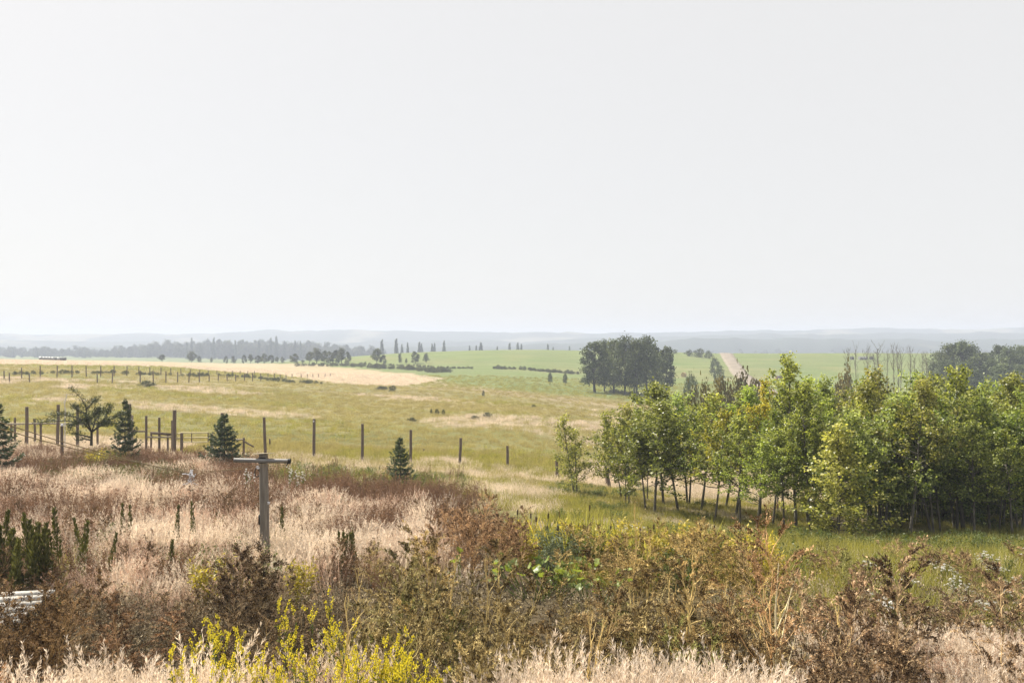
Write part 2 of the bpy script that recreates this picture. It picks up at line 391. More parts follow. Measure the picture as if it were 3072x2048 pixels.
def build_terrain():
    u = np.linspace(-1.15, 1.15, 300)
    u = np.sign(u) * np.abs(u) ** 1.15
    y = np.concatenate([np.linspace(-40, 3.5, 14), np.exp(np.linspace(math.log(4), math.log(5200), 400))])
    U, Y = np.meshgrid(u, y); X = U * (Y + 60 * np.exp(-np.clip(Y, 0, None) / 25) )
    Z = H(X, Y)
    V = np.stack([X, Y, Z], -1).reshape(-1, 3); r, c = X.shape
    i = np.arange(r * c).reshape(r, c)
    Fq = np.stack([i[:-1, :-1], i[:-1, 1:], i[1:, 1:], i[1:, :-1]], -1).reshape(-1, 4)
    b = B().add(V, Fq)
    me = b.mesh('ground', terrain_mat(), True)
    x, yy = V[:, 0], V[:, 1]; d = np.clip(yy, 4, None); px = 512 + F * x / d
    wob = (fbm(x / 9, yy / 9, 21, 4) - .47)
    def put(name, v):
        a = me.attributes.new(name, 'FLOAT', 'POINT'); a.data.foreach_set('value', np.clip(v, 0, 1).astype(np.float32))
    ss = lambda a, b_, v: np.clip((v - a) / (b_ - a), 0, 1) ** 2 * (3 - 2 * np.clip((v - a) / (b_ - a), 0, 1))
    hay = inpoly(x + wob * 8, yy + wob * 14, HAY).astype(float)
    put('hay', hay * (.75 + .25 * ss(.3, .5, fbm(x / 25, yy / 18, 31, 3))))
    gstart = np.interp(px, [250, 380, 440, 480, 560, 700, 1100], [330, 262, 232, 205, 185, 170, 165])
    green = ss(-6, 10, yy + wob * 30 - gstart)
    green *= 1 - .35 * ss(.52, .62, fbm(x / 30, yy / 22, 41, 3))
    put('green', green)
    dry = ss(.0, .35, fbm(x / 16, yy / 10, 51, 4) - .40) * .75
    band = np.exp(-((yy + wob * 30 - (gstart - 22)) / 20.0) ** 2) * ss(380, 440, px)
    near = np.exp(-((yy + wob * 16 - 47) / 7.0) ** 2) * .45
    left = ss(140, 20, px) * ss(70, 95, yy) * .0
    put('dry', np.maximum(np.maximum(dry * ss(35, 60, yy), band * .8), near * ss(560, 420, px)))
    lush = ss(545, 640, px + wob * 120) * ss(44, 30, yy) * ss(12, 20, yy)
    lush = np.maximum(lush, np.exp(-((yy + wob * 40 - 66) / 11) ** 2) * .75 * ss(-50, 120, px) * ss(560, 380, px))
    lush = np.maximum(lush, np.exp(-(((x - LAWN[0]) / 9) ** 2 + ((yy - LAWN[1]) / 9) ** 2)) * .9)
    put('lush', lush)
    put('soil', ss(30, 16, yy + np.interp(px, [380, 620], [-6, 5]) + wob * 10))
    o = link('ground', me); tag(o, 'rolling pasture, hayfield and green slopes reaching to the hazy valley', None, None, 'structure')
    return o
LAWN = hit(*Z1(860, 545), 60)[:2]
ground = build_terrain()

# ------------------------------------------------------------------ far hills in the haze
def hill_mat(name, wood, field, bias):
    m, n, l = nt(name)
    out = n.new('ShaderNodeOutputMaterial'); p = n.new('ShaderNodeBsdfPrincipled'); p.inputs['Roughness'].default_value = 1
    tc = n.new('ShaderNodeTexCoord'); mp = n.new('ShaderNodeMapping'); mp.inputs['Scale'].default_value = (.6, .6, 3)
    l.new(tc.outputs['Object'], mp.inputs['Vector'])
    z = n.new('ShaderNodeTexNoise'); z.inputs['Scale'].default_value = .006; z.inputs['Detail'].default_value = 7; l.new(mp.outputs[0], z.inputs['Vector'])
    r = n.new('ShaderNodeMapRange'); r.inputs[1].default_value = bias; r.inputs[2].default_value = bias + .05; l.new(z.outputs['Fac'], r.inputs[0])
    x = n.new('ShaderNodeMix'); x.data_type = 'RGBA'; x.inputs[6].default_value = (*wood, 1); x.inputs[7].default_value = (*field, 1)
    l.new(r.outputs[0], x.inputs[0]); l.new(x.outputs[2], p.inputs['Base Color']); l.new(p.outputs[0], out.inputs['Surface'])
    return m
def far_hills(name, dist, prof, rough_m, depth, mat, seed, label):
    px = np.arange(-420, 1450, 2.0); row = np.interp(px, [a for a, _ in prof], [b_ for _, b_ in prof])
    x = (px - 512) / F * dist
    ztop = CAMZ - (row - 341) / F * dist + (fbm(x / (dist * .035), x * 0, seed, 5) - .47) * rough_m * 2.2
    ts = np.linspace(0, 1, 12); V = []
    for t in ts:                                  # front slope, crest, back slope
        y = dist - depth * .5 + depth * t + (fbm(x / 120, x * 0 + t * 4, seed + 3, 3) - .45) * depth * .2
        f = math.sin(math.pi * t) ** .8
        zz = -90 + (ztop + 90) * f + (fbm(x / 45, x * 0 + t * 9, seed + 8, 3) - .45) * rough_m * .8 * (0 < t < 1)
        V.append(np.stack([x * y / dist, y, np.minimum(zz, ztop) if f < .99 else zz], -1))
    V = np.array(V); r, c = V.shape[:2]; i = np.arange(r * c).reshape(r, c)
    Fq = np.stack([i[:-1, :-1], i[:-1, 1:], i[1:, 1:], i[1:, :-1]], -1).reshape(-1, 4)
    o = B().add(V.reshape(-1, 3), Fq).build(name, mat)
    tag(o, label, None, None, 'structure'); return o
hm = hill_mat('wooded_hills', (.03, .045, .03), (.13, .13, .08), .60)
hm2 = hill_mat('field_hills', (.035, .05, .035), (.16, .15, .10), .54)
far_hills('distant_hills', 2300, [(-420, 334), (0, 333.2), (100, 333.5), (170, 333), (233, 332), (265, 329.6), (310, 329), (400, 330.2), (500, 331.2), (600, 332.2), (700, 331.5), (760, 329.5), (810, 328.6), (840, 328), (1024, 327.6), (1450, 327)], 5, 500, hm2, 3, 'farthest pale blue ridge along the skyline')
far_hills('distant_hills', 1850, [(-420, 341), (0, 340), (200, 341.5), (420, 341), (440, 339), (475, 340), (520, 341.5), (555, 337.6), (600, 336.8), (640, 338), (660, 335), (720, 334.2), (800, 333.0), (830, 333.6), (900, 332.0), (1024, 331.6), (1450, 331)], 5, 400, hm, 13, 'middle blue wooded ridge below the farthest one')
far_hills('distant_hills', 1420, [(-420, 347), (0, 347), (300, 347), (500, 345), (560, 342), (640, 341), (700, 338.6), (790, 338), (860, 339), (1024, 338), (1450, 337)], 4, 300, hm, 23, 'nearest hazy wooded rise across the valley')

# ------------------------------------------------------------------ gravel road over the hill
def road():
    ctr = [(742, 300), (738.5, 318), (735, 340), (731, 362), (728, 385), (726, 405), (725, 425), (725, 450)]
    ctr = [(771, 232), (764, 250), (754, 275)] + ctr
    dd = np.linspace(232, 450, 90); pxs = np.interp(dd, [d for _, d in ctr], [p for p, _ in ctr])
    x = (pxs - 512) / F * dd
    offs = [-4.2, -2.7, -1.3, 0, 1.3, 2.7, 4.2]; zo = [-.9, .10, .16, .20, .16, .10, -.9]
    V = np.array([[(xx + o * (1 + .22 * math.sin(yy * 1.7 + o) * (abs(o) > 2)), yy, 0) for o in offs] for xx, yy in zip(x, dd)])
    zc = H(x, dd)
    V[..., 2] = zc[:, None] + np.array(zo)[None] + .12
    r, c = V.shape[:2]; i = np.arange(r * c).reshape(r, c)
    Fq = np.stack([i[:-1, :-1], i[:-1, 1:], i[1:, 1:], i[1:, :-1]], -1).reshape(-1, 4)
    o = B().add(V.reshape(-1, 3), Fq).build('road', plain('gravel_road', (.225, .19, .15), .95, 0, .1, .35, .25))
    tag(o, 'pinkish gravel road climbing over the far crest', None, None, 'structure')
road()

# ------------------------------------------------------------------ haze (smoke in the air)
def haze():
    me = bpy.data.meshes.new('haze')
    x0, x1, y0, y1, z0, z1 = -6500, 6500, -120, 5600, -98, 47
    V = [(x0,y0,z0),(x1,y0,z0),(x1,y1,z0),(x0,y1,z0),(x0,y0,z1),(x1,y0,z1),(x1,y1,z1),(x0,y1,z1)]
    me.from_pydata(V, [], [(0,3,2,1),(4,5,6,7),(0,1,5,4),(1,2,6,5),(2,3,7,6),(3,0,4,7)])
    m, n, l = nt('haze'); out = n.new('ShaderNodeOutputMaterial'); v = n.new('ShaderNodeVolumePrincipled')
    v.inputs['Density Attribute'].default_value = ''; v.inputs['Temperature Attribute'].default_value = ''
    m.cycles.homogeneous_volume = True
    v.inputs['Color'].default_value = (.69, .765, .92, 1); v.inputs['Density'].default_value = .00060; v.inputs['Anisotropy'].default_value = .08
    l.new(v.outputs[0], out.inputs['Volume']); me.materials.append(m)
    o = link('haze', me); tag(o, 'thin bluish smoke haze filling the air over the valley', None, None, 'stuff')
haze()
# ------------------------------------------------------------------ plant generators (each returns named part meshes)
def rvec(rng, n): return unit(rng.normal(size=(n, 3)))
GA = 2.39996
def path_at(P, t):
    P = np.asarray(P); s = np.clip(t, 0, 1) * (len(P) - 1); i = np.minimum(s.astype(int) if hasattr(s, 'astype') else int(s), len(P) - 2)
    f = s - i
    return P[i] * (1 - f)[..., None] + P[i + 1] * f[..., None] if hasattr(f, 'shape') and f.shape else P[i] * (1 - f) + P[i + 1] * f

def aspen(seed, h, R, base=.30, nlimb=36, leaf=.075, lean=.04, tw=6, lf=19, stems=1, topy=.0):
    rng = np.random.default_rng(seed); tk = B(); cr = B()
    for st in range(stems):
        hh = h * (1 if st == 0 else rng.uniform(.7, .92))
        off = np.array([0, 0, 0]) if st == 0 else np.array([rng.uniform(-.35, .35), rng.uniform(-.35, .35), 0])
        t = np.linspace(0, 1, 10)
        wob = np.cumsum(rng.normal(size=(10, 2)) * .03 * hh / 6, 0)
        ln = rng.normal(size=2) * lean * hh + off[:2] * .9
        P = np.stack([off[0] + ln[0] * t + wob[:, 0] * t, off[1] + ln[1] * t + wob[:, 1] * t, t * hh * .97 - .15], -1)
        tk.tube(P, (.0088 * hh) * (1 - .88 * t) + .004, 7, rng.uniform(.2, .8))
        nl = nlimb if st == 0 else int(nlimb * .6)
        for i in range(nl):
            q = (i + rng.uniform(0, .8)) / nl; tt = base + (.985 - base) * q
            az = i * GA + rng.normal() * .4; b0 = path_at(P, float(tt))
            prof = (.45 + .55 * math.sin(math.pi * min(1, q * 1.05 + .22))) * (1 - q ** 2.4) + .10
            L = R * prof * rng.uniform(.55, 1.3)
            if rng.random() < .08: L *= .3
            el = math.radians(14 + 50 * q + rng.normal() * 11)
            dh = np.array([math.cos(az), math.sin(az), 0]); up = np.array([0, 0, 1.0])
            s = np.linspace(0, 1, 5)[:, None]
            LP = b0 + (dh * math.cos(el) + up * math.sin(el)) * s * L + up * (s ** 2) * L * rng.uniform(-.12, .25)
            LP[1:] += rng.normal(size=(4, 3)) * .03 * L
            tk.tube(LP, np.linspace(.0045 * hh * (1 - .7 * q), .003, 5), 4, .4, cap=False)
            nt_ = max(3, int(tw * (.5 + .7 * prof)))
            sb = rng.uniform(.22, 1.0, nt_); sb[0] = 1
            B0 = path_at(LP, sb)
            dd = unit((LP[-1] - LP[0])[None] * .8 / max(L, .01) + rvec(rng, nt_) * .8 + up * .25)
            tl = rng.uniform(.16, .42, nt_) * (.7 + .3 * R)
            for k in range(nt_):
                m = int(lf * rng.uniform(.6, 1.4)); u = rng.uniform(0.05, 1, m)[:, None]
                Cn = B0[k] + dd[k] * u * tl[k] + rng.normal(size=(m, 3)) * .055
                D = rvec(rng, m) + np.array([0, 0, -.45]) + dd[k] * .3
                sz = rng.uniform(.75, 1.25, m) * leaf
                cl = rng.uniform(.2, .8)
                yel = np.clip(cl * .75 + rng.normal(size=m) * .22 - .08 + q * .25, 0, 1)
                cr.kites(Cn, D, sz, sz * .85, yel, rng, fold=.12)
    return [('trunk', tk.mesh('trunk', MAT['bark'], True)), ('crown', cr.mesh('crown', MAT['aspen']))]

def broadleaf(seed, h, w, n=1500, leaf=.5, base=.2, mat='far', bark='darkbark', lumps=14, stems=1):
    rng = np.random.default_rng(seed); tk = B(); cr = B()
    t = np.linspace(0, 1, 6)
    for s in range(stems):
        a = rng.normal(size=2) * (.05 * h if stems == 1 else .12 * w)
        P = np.stack([a[0] * t * 1.6, a[1] * t * 1.6, t * h * .8 - .3], -1)
        tk.tube(P, h * .021 * (1 - .75 * t) + .01, 6, .4)
    for k in range(lumps):
        q = (k + .5) / lumps; z = h * (base + (1 - base) * (q * .86 + .06))
        rr = w * .5 * (math.sin(math.pi * min(1, .20 + q * .80)) ** .6) * rng.uniform(.35, .85)
        az = k * GA + rng.normal() * .5; c = np.array([math.cos(az) * rr, math.sin(az) * rr, z])
        lr = w * rng.uniform(.12, .23); lz = lr * rng.uniform(.7, 1.0)
        p0 = np.array([0, 0, max(h * .15, z - rr * .9 - .05 * h)])
        s = np.linspace(0, 1, 4)[:, None]; tk.tube(p0 + (c - p0) * s, np.linspace(.008 * h, .004, 4), 4, .4, cap=False)
        m = n // lumps; r = rng.random(m) ** .42
        v = rvec(rng, m) * r[:, None] * np.array([lr, lr, lz])
        v += rng.normal(size=(m, 3)) * lr * .16
        sz = rng.uniform(.6, 1.3, m) * leaf
        cr.kites(c + v, rvec(rng, m) + [0, 0, -.3], sz, sz * .8, np.clip(rng.uniform(.1, .7) + rng.normal(size=m) * .2, 0, 1), rng, fold=.15)
    return [('trunk', tk.mesh('trunk', MAT[bark], True)), ('crown', cr.mesh('crown', MAT[mat]))]

def spruce(seed, h, w, whorls=15, per=9, mat='spruce', needle=.05, dens=1.0):
    rng = np.random.default_rng(seed); tk = B(); cr = B()
    t = np.linspace(0, 1, 6)
    P = np.stack([rng.normal() * .01 * h * t, rng.normal() * .01 * h * t, t * h - .1 * t[::-1]], -1)
    tk.tube(P, .02 * h * (1 - .95 * t) + .003, 6, .3)
    for k in range(whorls):
        q = k / (whorls - 1); z = h * (.05 + .90 * q ** .92)
        for j in range(per if q < .8 else 5):
            az = (j / per) * 2 * math.pi + k * 1.1 + rng.normal() * .2
            L = w * .5 * (1 - q) ** .85 * rng.uniform(.7, 1.25) + .03 * h
            el = math.radians(-8 + 55 * q + rng.normal() * 8)
            dh = np.array([math.cos(az), math.sin(az), 0]); up = np.array([0, 0, 1.0])
            s = np.linspace(0, 1, 5)[:, None]
            LP = np.array([0, 0, z]) + dh * math.cos(el) * s * L + up * (math.sin(el) * s * L - .16 * L * np.sin(s * 2.4) + .18 * L * s ** 3)
            tk.tube(LP, np.linspace(.006 * h, .002 * h, 5), 4, .3, cap=False)
            m = int(38 * dens * (.35 + L / (w * .5))); u = rng.uniform(.12, 1.0, m)
            sd = np.cross(dh, up); off = rng.uniform(-1, 1, m) * .30 * L * (1.1 - u)
            Cn = path_at(LP, u) + sd[None] * off[:, None] * 1.0 + up * rng.normal(size=(m, 1)) * .012 * h
            D = dh[None] * .8 + sd[None] * np.sign(off)[:, None] * .7 + rng.normal(size=(m, 3)) * .35 + [0, 0, .05]
            sz = rng.uniform(.7, 1.4, m) * needle * h
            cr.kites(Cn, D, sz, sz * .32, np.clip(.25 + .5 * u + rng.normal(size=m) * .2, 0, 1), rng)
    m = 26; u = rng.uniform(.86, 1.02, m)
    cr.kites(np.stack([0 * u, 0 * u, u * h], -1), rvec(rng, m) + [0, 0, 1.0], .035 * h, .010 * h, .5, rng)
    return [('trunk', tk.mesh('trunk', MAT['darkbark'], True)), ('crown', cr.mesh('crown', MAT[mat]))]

def weed(seed, h, R, stems=1, nb=20, tw=7, fl=22, fleck=.028, droop=.25, stemmat='weedstem', mat='weed', low=.12, el0=38):
    """dried branching weed: pale stems and dense curled seed spikes"""
    rng = np.random.default_rng(seed); st = B(); sd = B()
    up = np.array([0, 0, 1.0])
    for k in range(stems):
        a = rng.normal(size=2) * (.06 if stems == 1 else .28) * h
        hh = h * (1 if k == 0 else rng.uniform(.65, 1))
        t = np.linspace(0, 1, 7)
        P = np.stack([a[0] * t + rng.normal() * .03, a[1] * t + rng.normal() * .03, t * hh - .05], -1); P[1:] += rng.normal(size=(6, 3)) * .012 * h
        st.tube(P, .0075 * h ** .5 * (1 - .8 * t) + .0016, 5, rng.uniform(.2, .9))
        n = nb if k == 0 else int(nb * .6)
        for i in range(n):
            q = (i + rng.random()) / n; tt = low + (1 - low) * q; b0 = path_at(P, float(tt)); az = i * GA + rng.normal() * .5
            L = R * (1.0 - .62 * q) * rng.uniform(.6, 1.25); el = math.radians(el0 + 24 * q + rng.normal() * 10)
            dh = np.array([math.cos(az), math.sin(az), 0]); s = np.linspace(0, 1, 6)[:, None]
            LP = b0 + (dh * math.cos(el) + up * math.sin(el)) * s * L + up * L * (.18 * s ** 2 - droop * .5 * s ** 5)
            LP[1:] += rng.normal(size=(5, 3)) * .02 * L
            st.tube(LP, np.linspace(.0055, .002, 6), 4, rng.uniform(.2, .9), cap=False)
            nt_ = tw; sb = np.clip(rng.uniform(.25, 1.02, nt_), 0, 1); sb[-1] = 1
            B0 = path_at(LP, sb); dd = unit((LP[-1] - LP[0])[None] / L + rvec(rng, nt_) * .75 + up * .35)
            tl = rng.uniform(.06, .20, nt_) * (h / 1.4) ** .5
            for j in range(nt_):
                m = int(fl * rng.uniform(.6, 1.4)); u = rng.uniform(0, 1, m)[:, None]
                curl = np.array([dh[0], dh[1], -.9]) * (u ** 2) * tl[j] * droop
                Cn = B0[j] + dd[j] * u * tl[j] + curl + rng.normal(size=(m, 3)) * .008
                sz = rng.uniform(.5, 1.35, m) * fleck
                c0 = rng.uniform(0, .22) if rng.random() < .58 else rng.uniform(.45, .95)  # spikes mostly dark, some bright: shadow and sparkle put into the tint
                sd.kites(Cn, rvec(rng, m) * .8 + dd[j] * 1.0, sz, sz * rng.uniform(.22, .5, m), np.clip(c0 + rng.normal(size=m) * .22, 0, 1), rng, fold=.2)
    return [('stem', st.mesh('stem', MAT[stemmat])), ('seed_heads', sd.mesh('seed_heads', MAT[mat]))]

def grass_clump(seed, n, h, r, w, mat, plume=0, plume_len=.16, lean=.28, pw=.010, hvar=.3, flat=.0):
    rng = np.random.default_rng(seed); b = B()
    rad = np.sqrt(rng.random(n)) * r; a = rng.random(n) * 2 * math.pi
    base = np.stack([np.cos(a) * rad, np.sin(a) * rad, np.full(n, -.04)], -1)
    hh = h * rng.uniform(1 - hvar, 1 + hvar * .6, n)
    wind = np.array([.12, -.02, 0])
    tip = base + np.stack([rng.normal(size=n) * lean * hh, rng.normal(size=n) * lean * hh, hh], -1)
    bend = (rng.normal(size=(n, 3)) * .14 + wind) * hh[:, None]; bend[:, 2] = -np.abs(rng.normal(size=n)) * (.08 + flat) * hh
    tint = np.clip(rng.uniform(.1, .9, n), 0, 1)
    b.blades(base, tip, bend, w, tint, rng, 4)
    if plume:
        for k in range(n):
            m = plume; u = rng.uniform(0, 1, m)
            t = 1 - plume_len * (1 - u) / 1.0
            p = base[k] + (tip[k] - base[k]) * t[:, None] + bend[k] * (t * t)[:, None]
            dr = unit((tip[k] - base[k]) + 2 * bend[k])
            sz = rng.uniform(.6, 1.3, m) * plume_len * h * .36 * (1.15 - .6 * u)
            b.kites(p, dr + rvec(rng, m) * .62, sz, pw, np.clip(.45 + tint[k] * .4 + rng.normal(size=m) * .2, 0, 1), rng)
    return b.mesh('grass', MAT[mat])

def rust_clump(seed, n, h, r, mat='rust'):
    rng = np.random.default_rng(seed); b = B()
    for k in range(n):
        a = rng.random() * 6.28; rr = math.sqrt(rng.random()) * r; hh = h * rng.uniform(.65, 1.15)
        p0 = np.array([math.cos(a) * rr, math.sin(a) * rr, -.04]); p1 = p0 + [rng.normal() * .14 * hh, rng.normal() * .14 * hh, hh]
        b.blades(p0[None], p1[None], rng.normal(size=(1, 3)) * .05, .010, .3, rng, 3)
        m = 44; u = rng.uniform(.3, 1.0, m)[:, None]
        D = rvec(rng, m) * .75 + [0, 0, .7]
        sz = rng.uniform(.02, .055, m)
        b.kites(p0 + (p1 - p0) * u + rng.normal(size=(m, 3)) * .018, D, sz, sz * .4, np.clip(rng.uniform(.1, .7) + rng.normal(size=m) * .2, 0, 1), rng)
    return b.mesh('weeds', MAT[mat])

def leafy_clump(seed, n, h, r, leaf, mat, stems=6):
    rng = np.random.default_rng(seed); b = B()
    for k in range(stems):
        a = rng.random() * 6.28; p0 = np.array([math.cos(a) * r * .3, math.sin(a) * r * .3, -.03]); p1 = np.array([math.cos(a) * r * rng.uniform(.3, 1), math.sin(a) * r * rng.uniform(.3, 1), h * rng.uniform(.65, 1.05)])
        b.blades(p0[None], p1[None], np.zeros((1, 3)), .014, .3, rng, 3)
        m = n // stems; u = rng.uniform(.12, 1, m)[:, None]
        D = rvec(rng, m) + [0, 0, .35]; sz = rng.uniform(.6, 1.3, m) * leaf
        b.kites(p0 + (p1 - p0) * u + rng.normal(size=(m, 3)) * leaf * .55, D, sz, sz * .42, np.clip(.15 + .6 * u[:, 0] + rng.normal(size=m) * .2, 0, 1), rng, fold=.15)
    return b.mesh('leaves', MAT[mat])

def spike_plant(seed, h, n=3):
    """tall pointed dark green seed spikes"""
    rng = np.random.default_rng(seed); st = B(); b = B()
    for k in range(n):
        a = rng.random() * 6.28; p0 = np.array([math.cos(a) * .05, math.sin(a) * .05, -.05]); hh = h * rng.uniform(.75, 1.05)
        p1 = p0 + [rng.normal() * .10 * hh, rng.normal() * .10 * hh, hh]
        st.tube([p0, (p0 + p1) / 2, p1], [.010, .007, .002], 5, .5)
        m = 330; u = rng.uniform(.38, 1, m)[:, None]; wd = .050 * np.sin(np.clip((1 - u) * 1.5 + .05, 0, 1) * math.pi * .5)
        off = rvec(rng, m); off[:, 2] *= .3
        D = off * .45 + [0, 0, 1.0]; sz = rng.uniform(.04, .10, m)
        b.kites(p0 + (p1 - p0) * u + off * wd, D, sz, sz * .28, np.clip(rng.normal(size=m) * .25 + .45, 0, 1), rng)
        m = 16; u = rng.uniform(.1, .55, m)[:, None]; off = rvec(rng, m); off[:, 2] = .3
        b.kites(p0 + (p1 - p0) * u, off, .15, .04, .4, rng)
    return [('stem', st.mesh('stem', MAT['spike'])), ('seed_spike', b.mesh('seed_spike', MAT['spike']))]

def flower_plant(seed, h, n, spikes, kind):
    rng = np.random.default_rng(seed); st = B(); fl = B(); lv = B()
    for k in range(n):
        a = rng.random() * 6.28; sp = rng.uniform(.1, .7) * h * .6
        p0 = np.array([rng.normal() * .05, rng.normal() * .05, -.05]); p1 = np.array([math.cos(a) * sp, math.sin(a) * sp, h * rng.uniform(.6, 1.03)])
        P = np.array([p0, p0 * .4 + p1 * .6 + [0, 0, .05], p1]); st.tube(P, [.007, .005, .0025], 5, .5)
        m = 34; u = rng.uniform(.15, .85, m); D = rvec(rng, m) + [0, 0, .3]
        lv.kites(path_at(P, u), D, rng.uniform(.04, .09, m), .018, rng.uniform(.2, .9, m), rng)
        for j in range(spikes):
            if kind == 'yellow':
                t0 = rng.uniform(.62, .95) if j else 1.0; b0 = path_at(P, float(t0)) if t0 < 1 else P[2]
                dr = unit(np.array([rng.normal() * .6, rng.normal() * .6, 1.0])); L = rng.uniform(.07, .20)
                st.tube([b0, b0 + dr * L], [.003, .0015], 4, .5, cap=False)
                m = int(46 * L / .17); u = rng.uniform(.12, 1, m)[:, None]; off = rvec(rng, m)
                wd = .012 * (1.1 - .65 * u); sz = rng.uniform(.012, .024, m)
                fl.kites(b0 + dr * u * L + off * wd, off + dr * .6, sz, sz * .8, rng.random(m), rng, fold=.2)
            else:
                c = p1 + np.array([rng.normal() * .09, rng.normal() * .09, rng.normal() * .04])
                st.tube([path_at(P, .7), c], [.003, .002], 4, .5, cap=False)
                m = 16; r = np.sqrt(rng.random(m)) * .032; a2 = rng.random(m) * 6.28
                Cn = c + np.stack([np.cos(a2) * r, np.sin(a2) * r, rng.normal(size=m) * .008], -1)
                fl.kites(Cn, rvec(rng, m) * [1, 1, .25], .024, .02, rng.random(m), rng, fold=.2)
    return [('stem', st.mesh('stem', MAT['green'])), ('leaves', lv.mesh('leaves', MAT['green'])), ('flowers', fl.mesh('flowers', MAT[kind]))]

def cattail(seed, h, n=60, heads=2):
    rng = np.random.default_rng(seed); lv = B(); hd = B()
    a = rng.random(n) * 6.28; rad = np.sqrt(rng.random(n)) * .28
    base = np.stack([np.cos(a) * rad, np.sin(a) * rad, np.full(n, -.05)], -1); hh = h * rng.uniform(.55, 1.05, n)
    tip = base + np.stack([rng.normal(size=n) * .12 * hh, rng.normal(size=n) * .12 * hh, hh], -1)
    bend = rng.normal(size=(n, 3)) * .10; bend[:, 2] = -np.abs(bend[:, 2])
    lv.blades(base, tip, bend, .055, rng.random(n), rng, 5)
    for k in range(heads):
        x, y = rng.normal(size=2) * .13; z = h * rng.uniform(.66, .80)
        hd.tube([(x, y, -.05), (x, y, z)], [.006, .005], 5, .5); hd.tube([(x, y, z - .02), (x, y, z), (x, y, z + .15), (x, y, z + .17)], [.008, .017, .017, .006], 7, .5)
        hd.tube([(x, y, z + .17), (x, y, z + .28)], [.004, .002], 4)
    r = [('leaves', lv.mesh('leaves', MAT['cattail']))]
    if heads: r.append(('seed_heads', hd.mesh('seed_heads', MAT['cathead'])))
    return r

# ------------------------------------------------------------------ stuff layers: instanced clumps on the ground
def layer(name, meshes, xs, ys, scl, label, idx=None, zoff=0.0, seed=0):
    rng = np.random.default_rng(seed + 99); n = len(xs)
    col = bpy.data.collections.new(name + '_sources')
    for k, me in enumerate(meshes):
        o = bpy.data.objects.new('%s_source_%02d' % (name, k), me); col.objects.link(o)
    V = np.stack([xs, ys, H(xs, ys) + zoff], -1)
    me = bpy.data.meshes.new(name); me.vertices.add(n); me.vertices.foreach_set('co', V.astype(np.float32).ravel())
    a = me.attributes.new('rot', 'FLOAT_VECTOR', 'POINT'); r = np.zeros((n, 3)); r[:, 2] = rng.random(n) * 6.28; r[:, :2] = rng.normal(size=(n, 2)) * .07
    a.data.foreach_set('vector', r.astype(np.float32).ravel())
    a = me.attributes.new('scl', 'FLOAT_VECTOR', 'POINT'); s = np.broadcast_to(np.asarray(scl, float).reshape(-1, 1), (n, 3)) * rng.uniform(.8, 1.2, (n, 1)); s = s.copy(); s[:, 2] *= rng.uniform(.8, 1.2, n)
    a.data.foreach_set('vector', s.astype(np.float32).ravel())
    a = me.attributes.new('idx', 'INT', 'POINT'); a.data.foreach_set('value', (rng.integers(0, len(meshes), n) if idx is None else idx).astype(np.int32))
    o = link(name, me); tag(o, label, None, None, 'stuff')
    g = bpy.data.node_groups.new(name, 'GeometryNodeTree')
    g.interface.new_socket('Geometry', in_out='INPUT', socket_type='NodeSocketGeometry'); g.interface.new_socket('Geometry', in_out='OUTPUT', socket_type='NodeSocketGeometry')
    N, L = g.nodes, g.links
    gi = N.new('NodeGroupInput'); go = N.new('NodeGroupOutput'); ip = N.new('GeometryNodeInstanceOnPoints'); ci = N.new('GeometryNodeCollectionInfo')
    ci.inputs[0].default_value = col; ci.inputs['Separate Children'].default_value = True; ci.inputs['Reset Children'].default_value = True
    def na(nm, t):
        q = N.new('GeometryNodeInputNamedAttribute'); q.data_type = t; q.inputs[0].default_value = nm; return q.outputs[0]
    ip.inputs['Pick Instance'].default_value = True
    L.new(gi.outputs[0], ip.inputs['Points']); L.new(ci.outputs[0], ip.inputs['Instance']); L.new(na('idx', 'INT'), ip.inputs['Instance Index'])
    L.new(na('rot', 'FLOAT_VECTOR'), ip.inputs['Rotation']); L.new(na('scl', 'FLOAT_VECTOR'), ip.inputs['Scale']); L.new(ip.outputs[0], go.inputs[0])
    md = o.modifiers.new('scatter', 'NODES'); md.node_group = g
    return o

def sample(n, px0, px1, d0, d1, seed, dens=None, power=1.0):
    """ground positions between two picture columns and two distances, even per area"""
    rng = np.random.default_rng(seed)
    px = rng.uniform(px0, px1, n); d = (d0 ** (power + 1) + (d1 ** (power + 1) - d0 ** (power + 1)) * rng.random(n)) ** (1 / (power + 1))
    x = (px - 512) / F * d
    if dens is not None:
        k = rng.random(n) < dens(px, d, x); return x[k], d[k], px[k]
    return x, d, px
sst = lambda a, b, v: np.clip((v - a) / (b - a), 0, 1) ** 2 * (3 - 2 * np.clip((v - a) / (b - a), 0, 1))
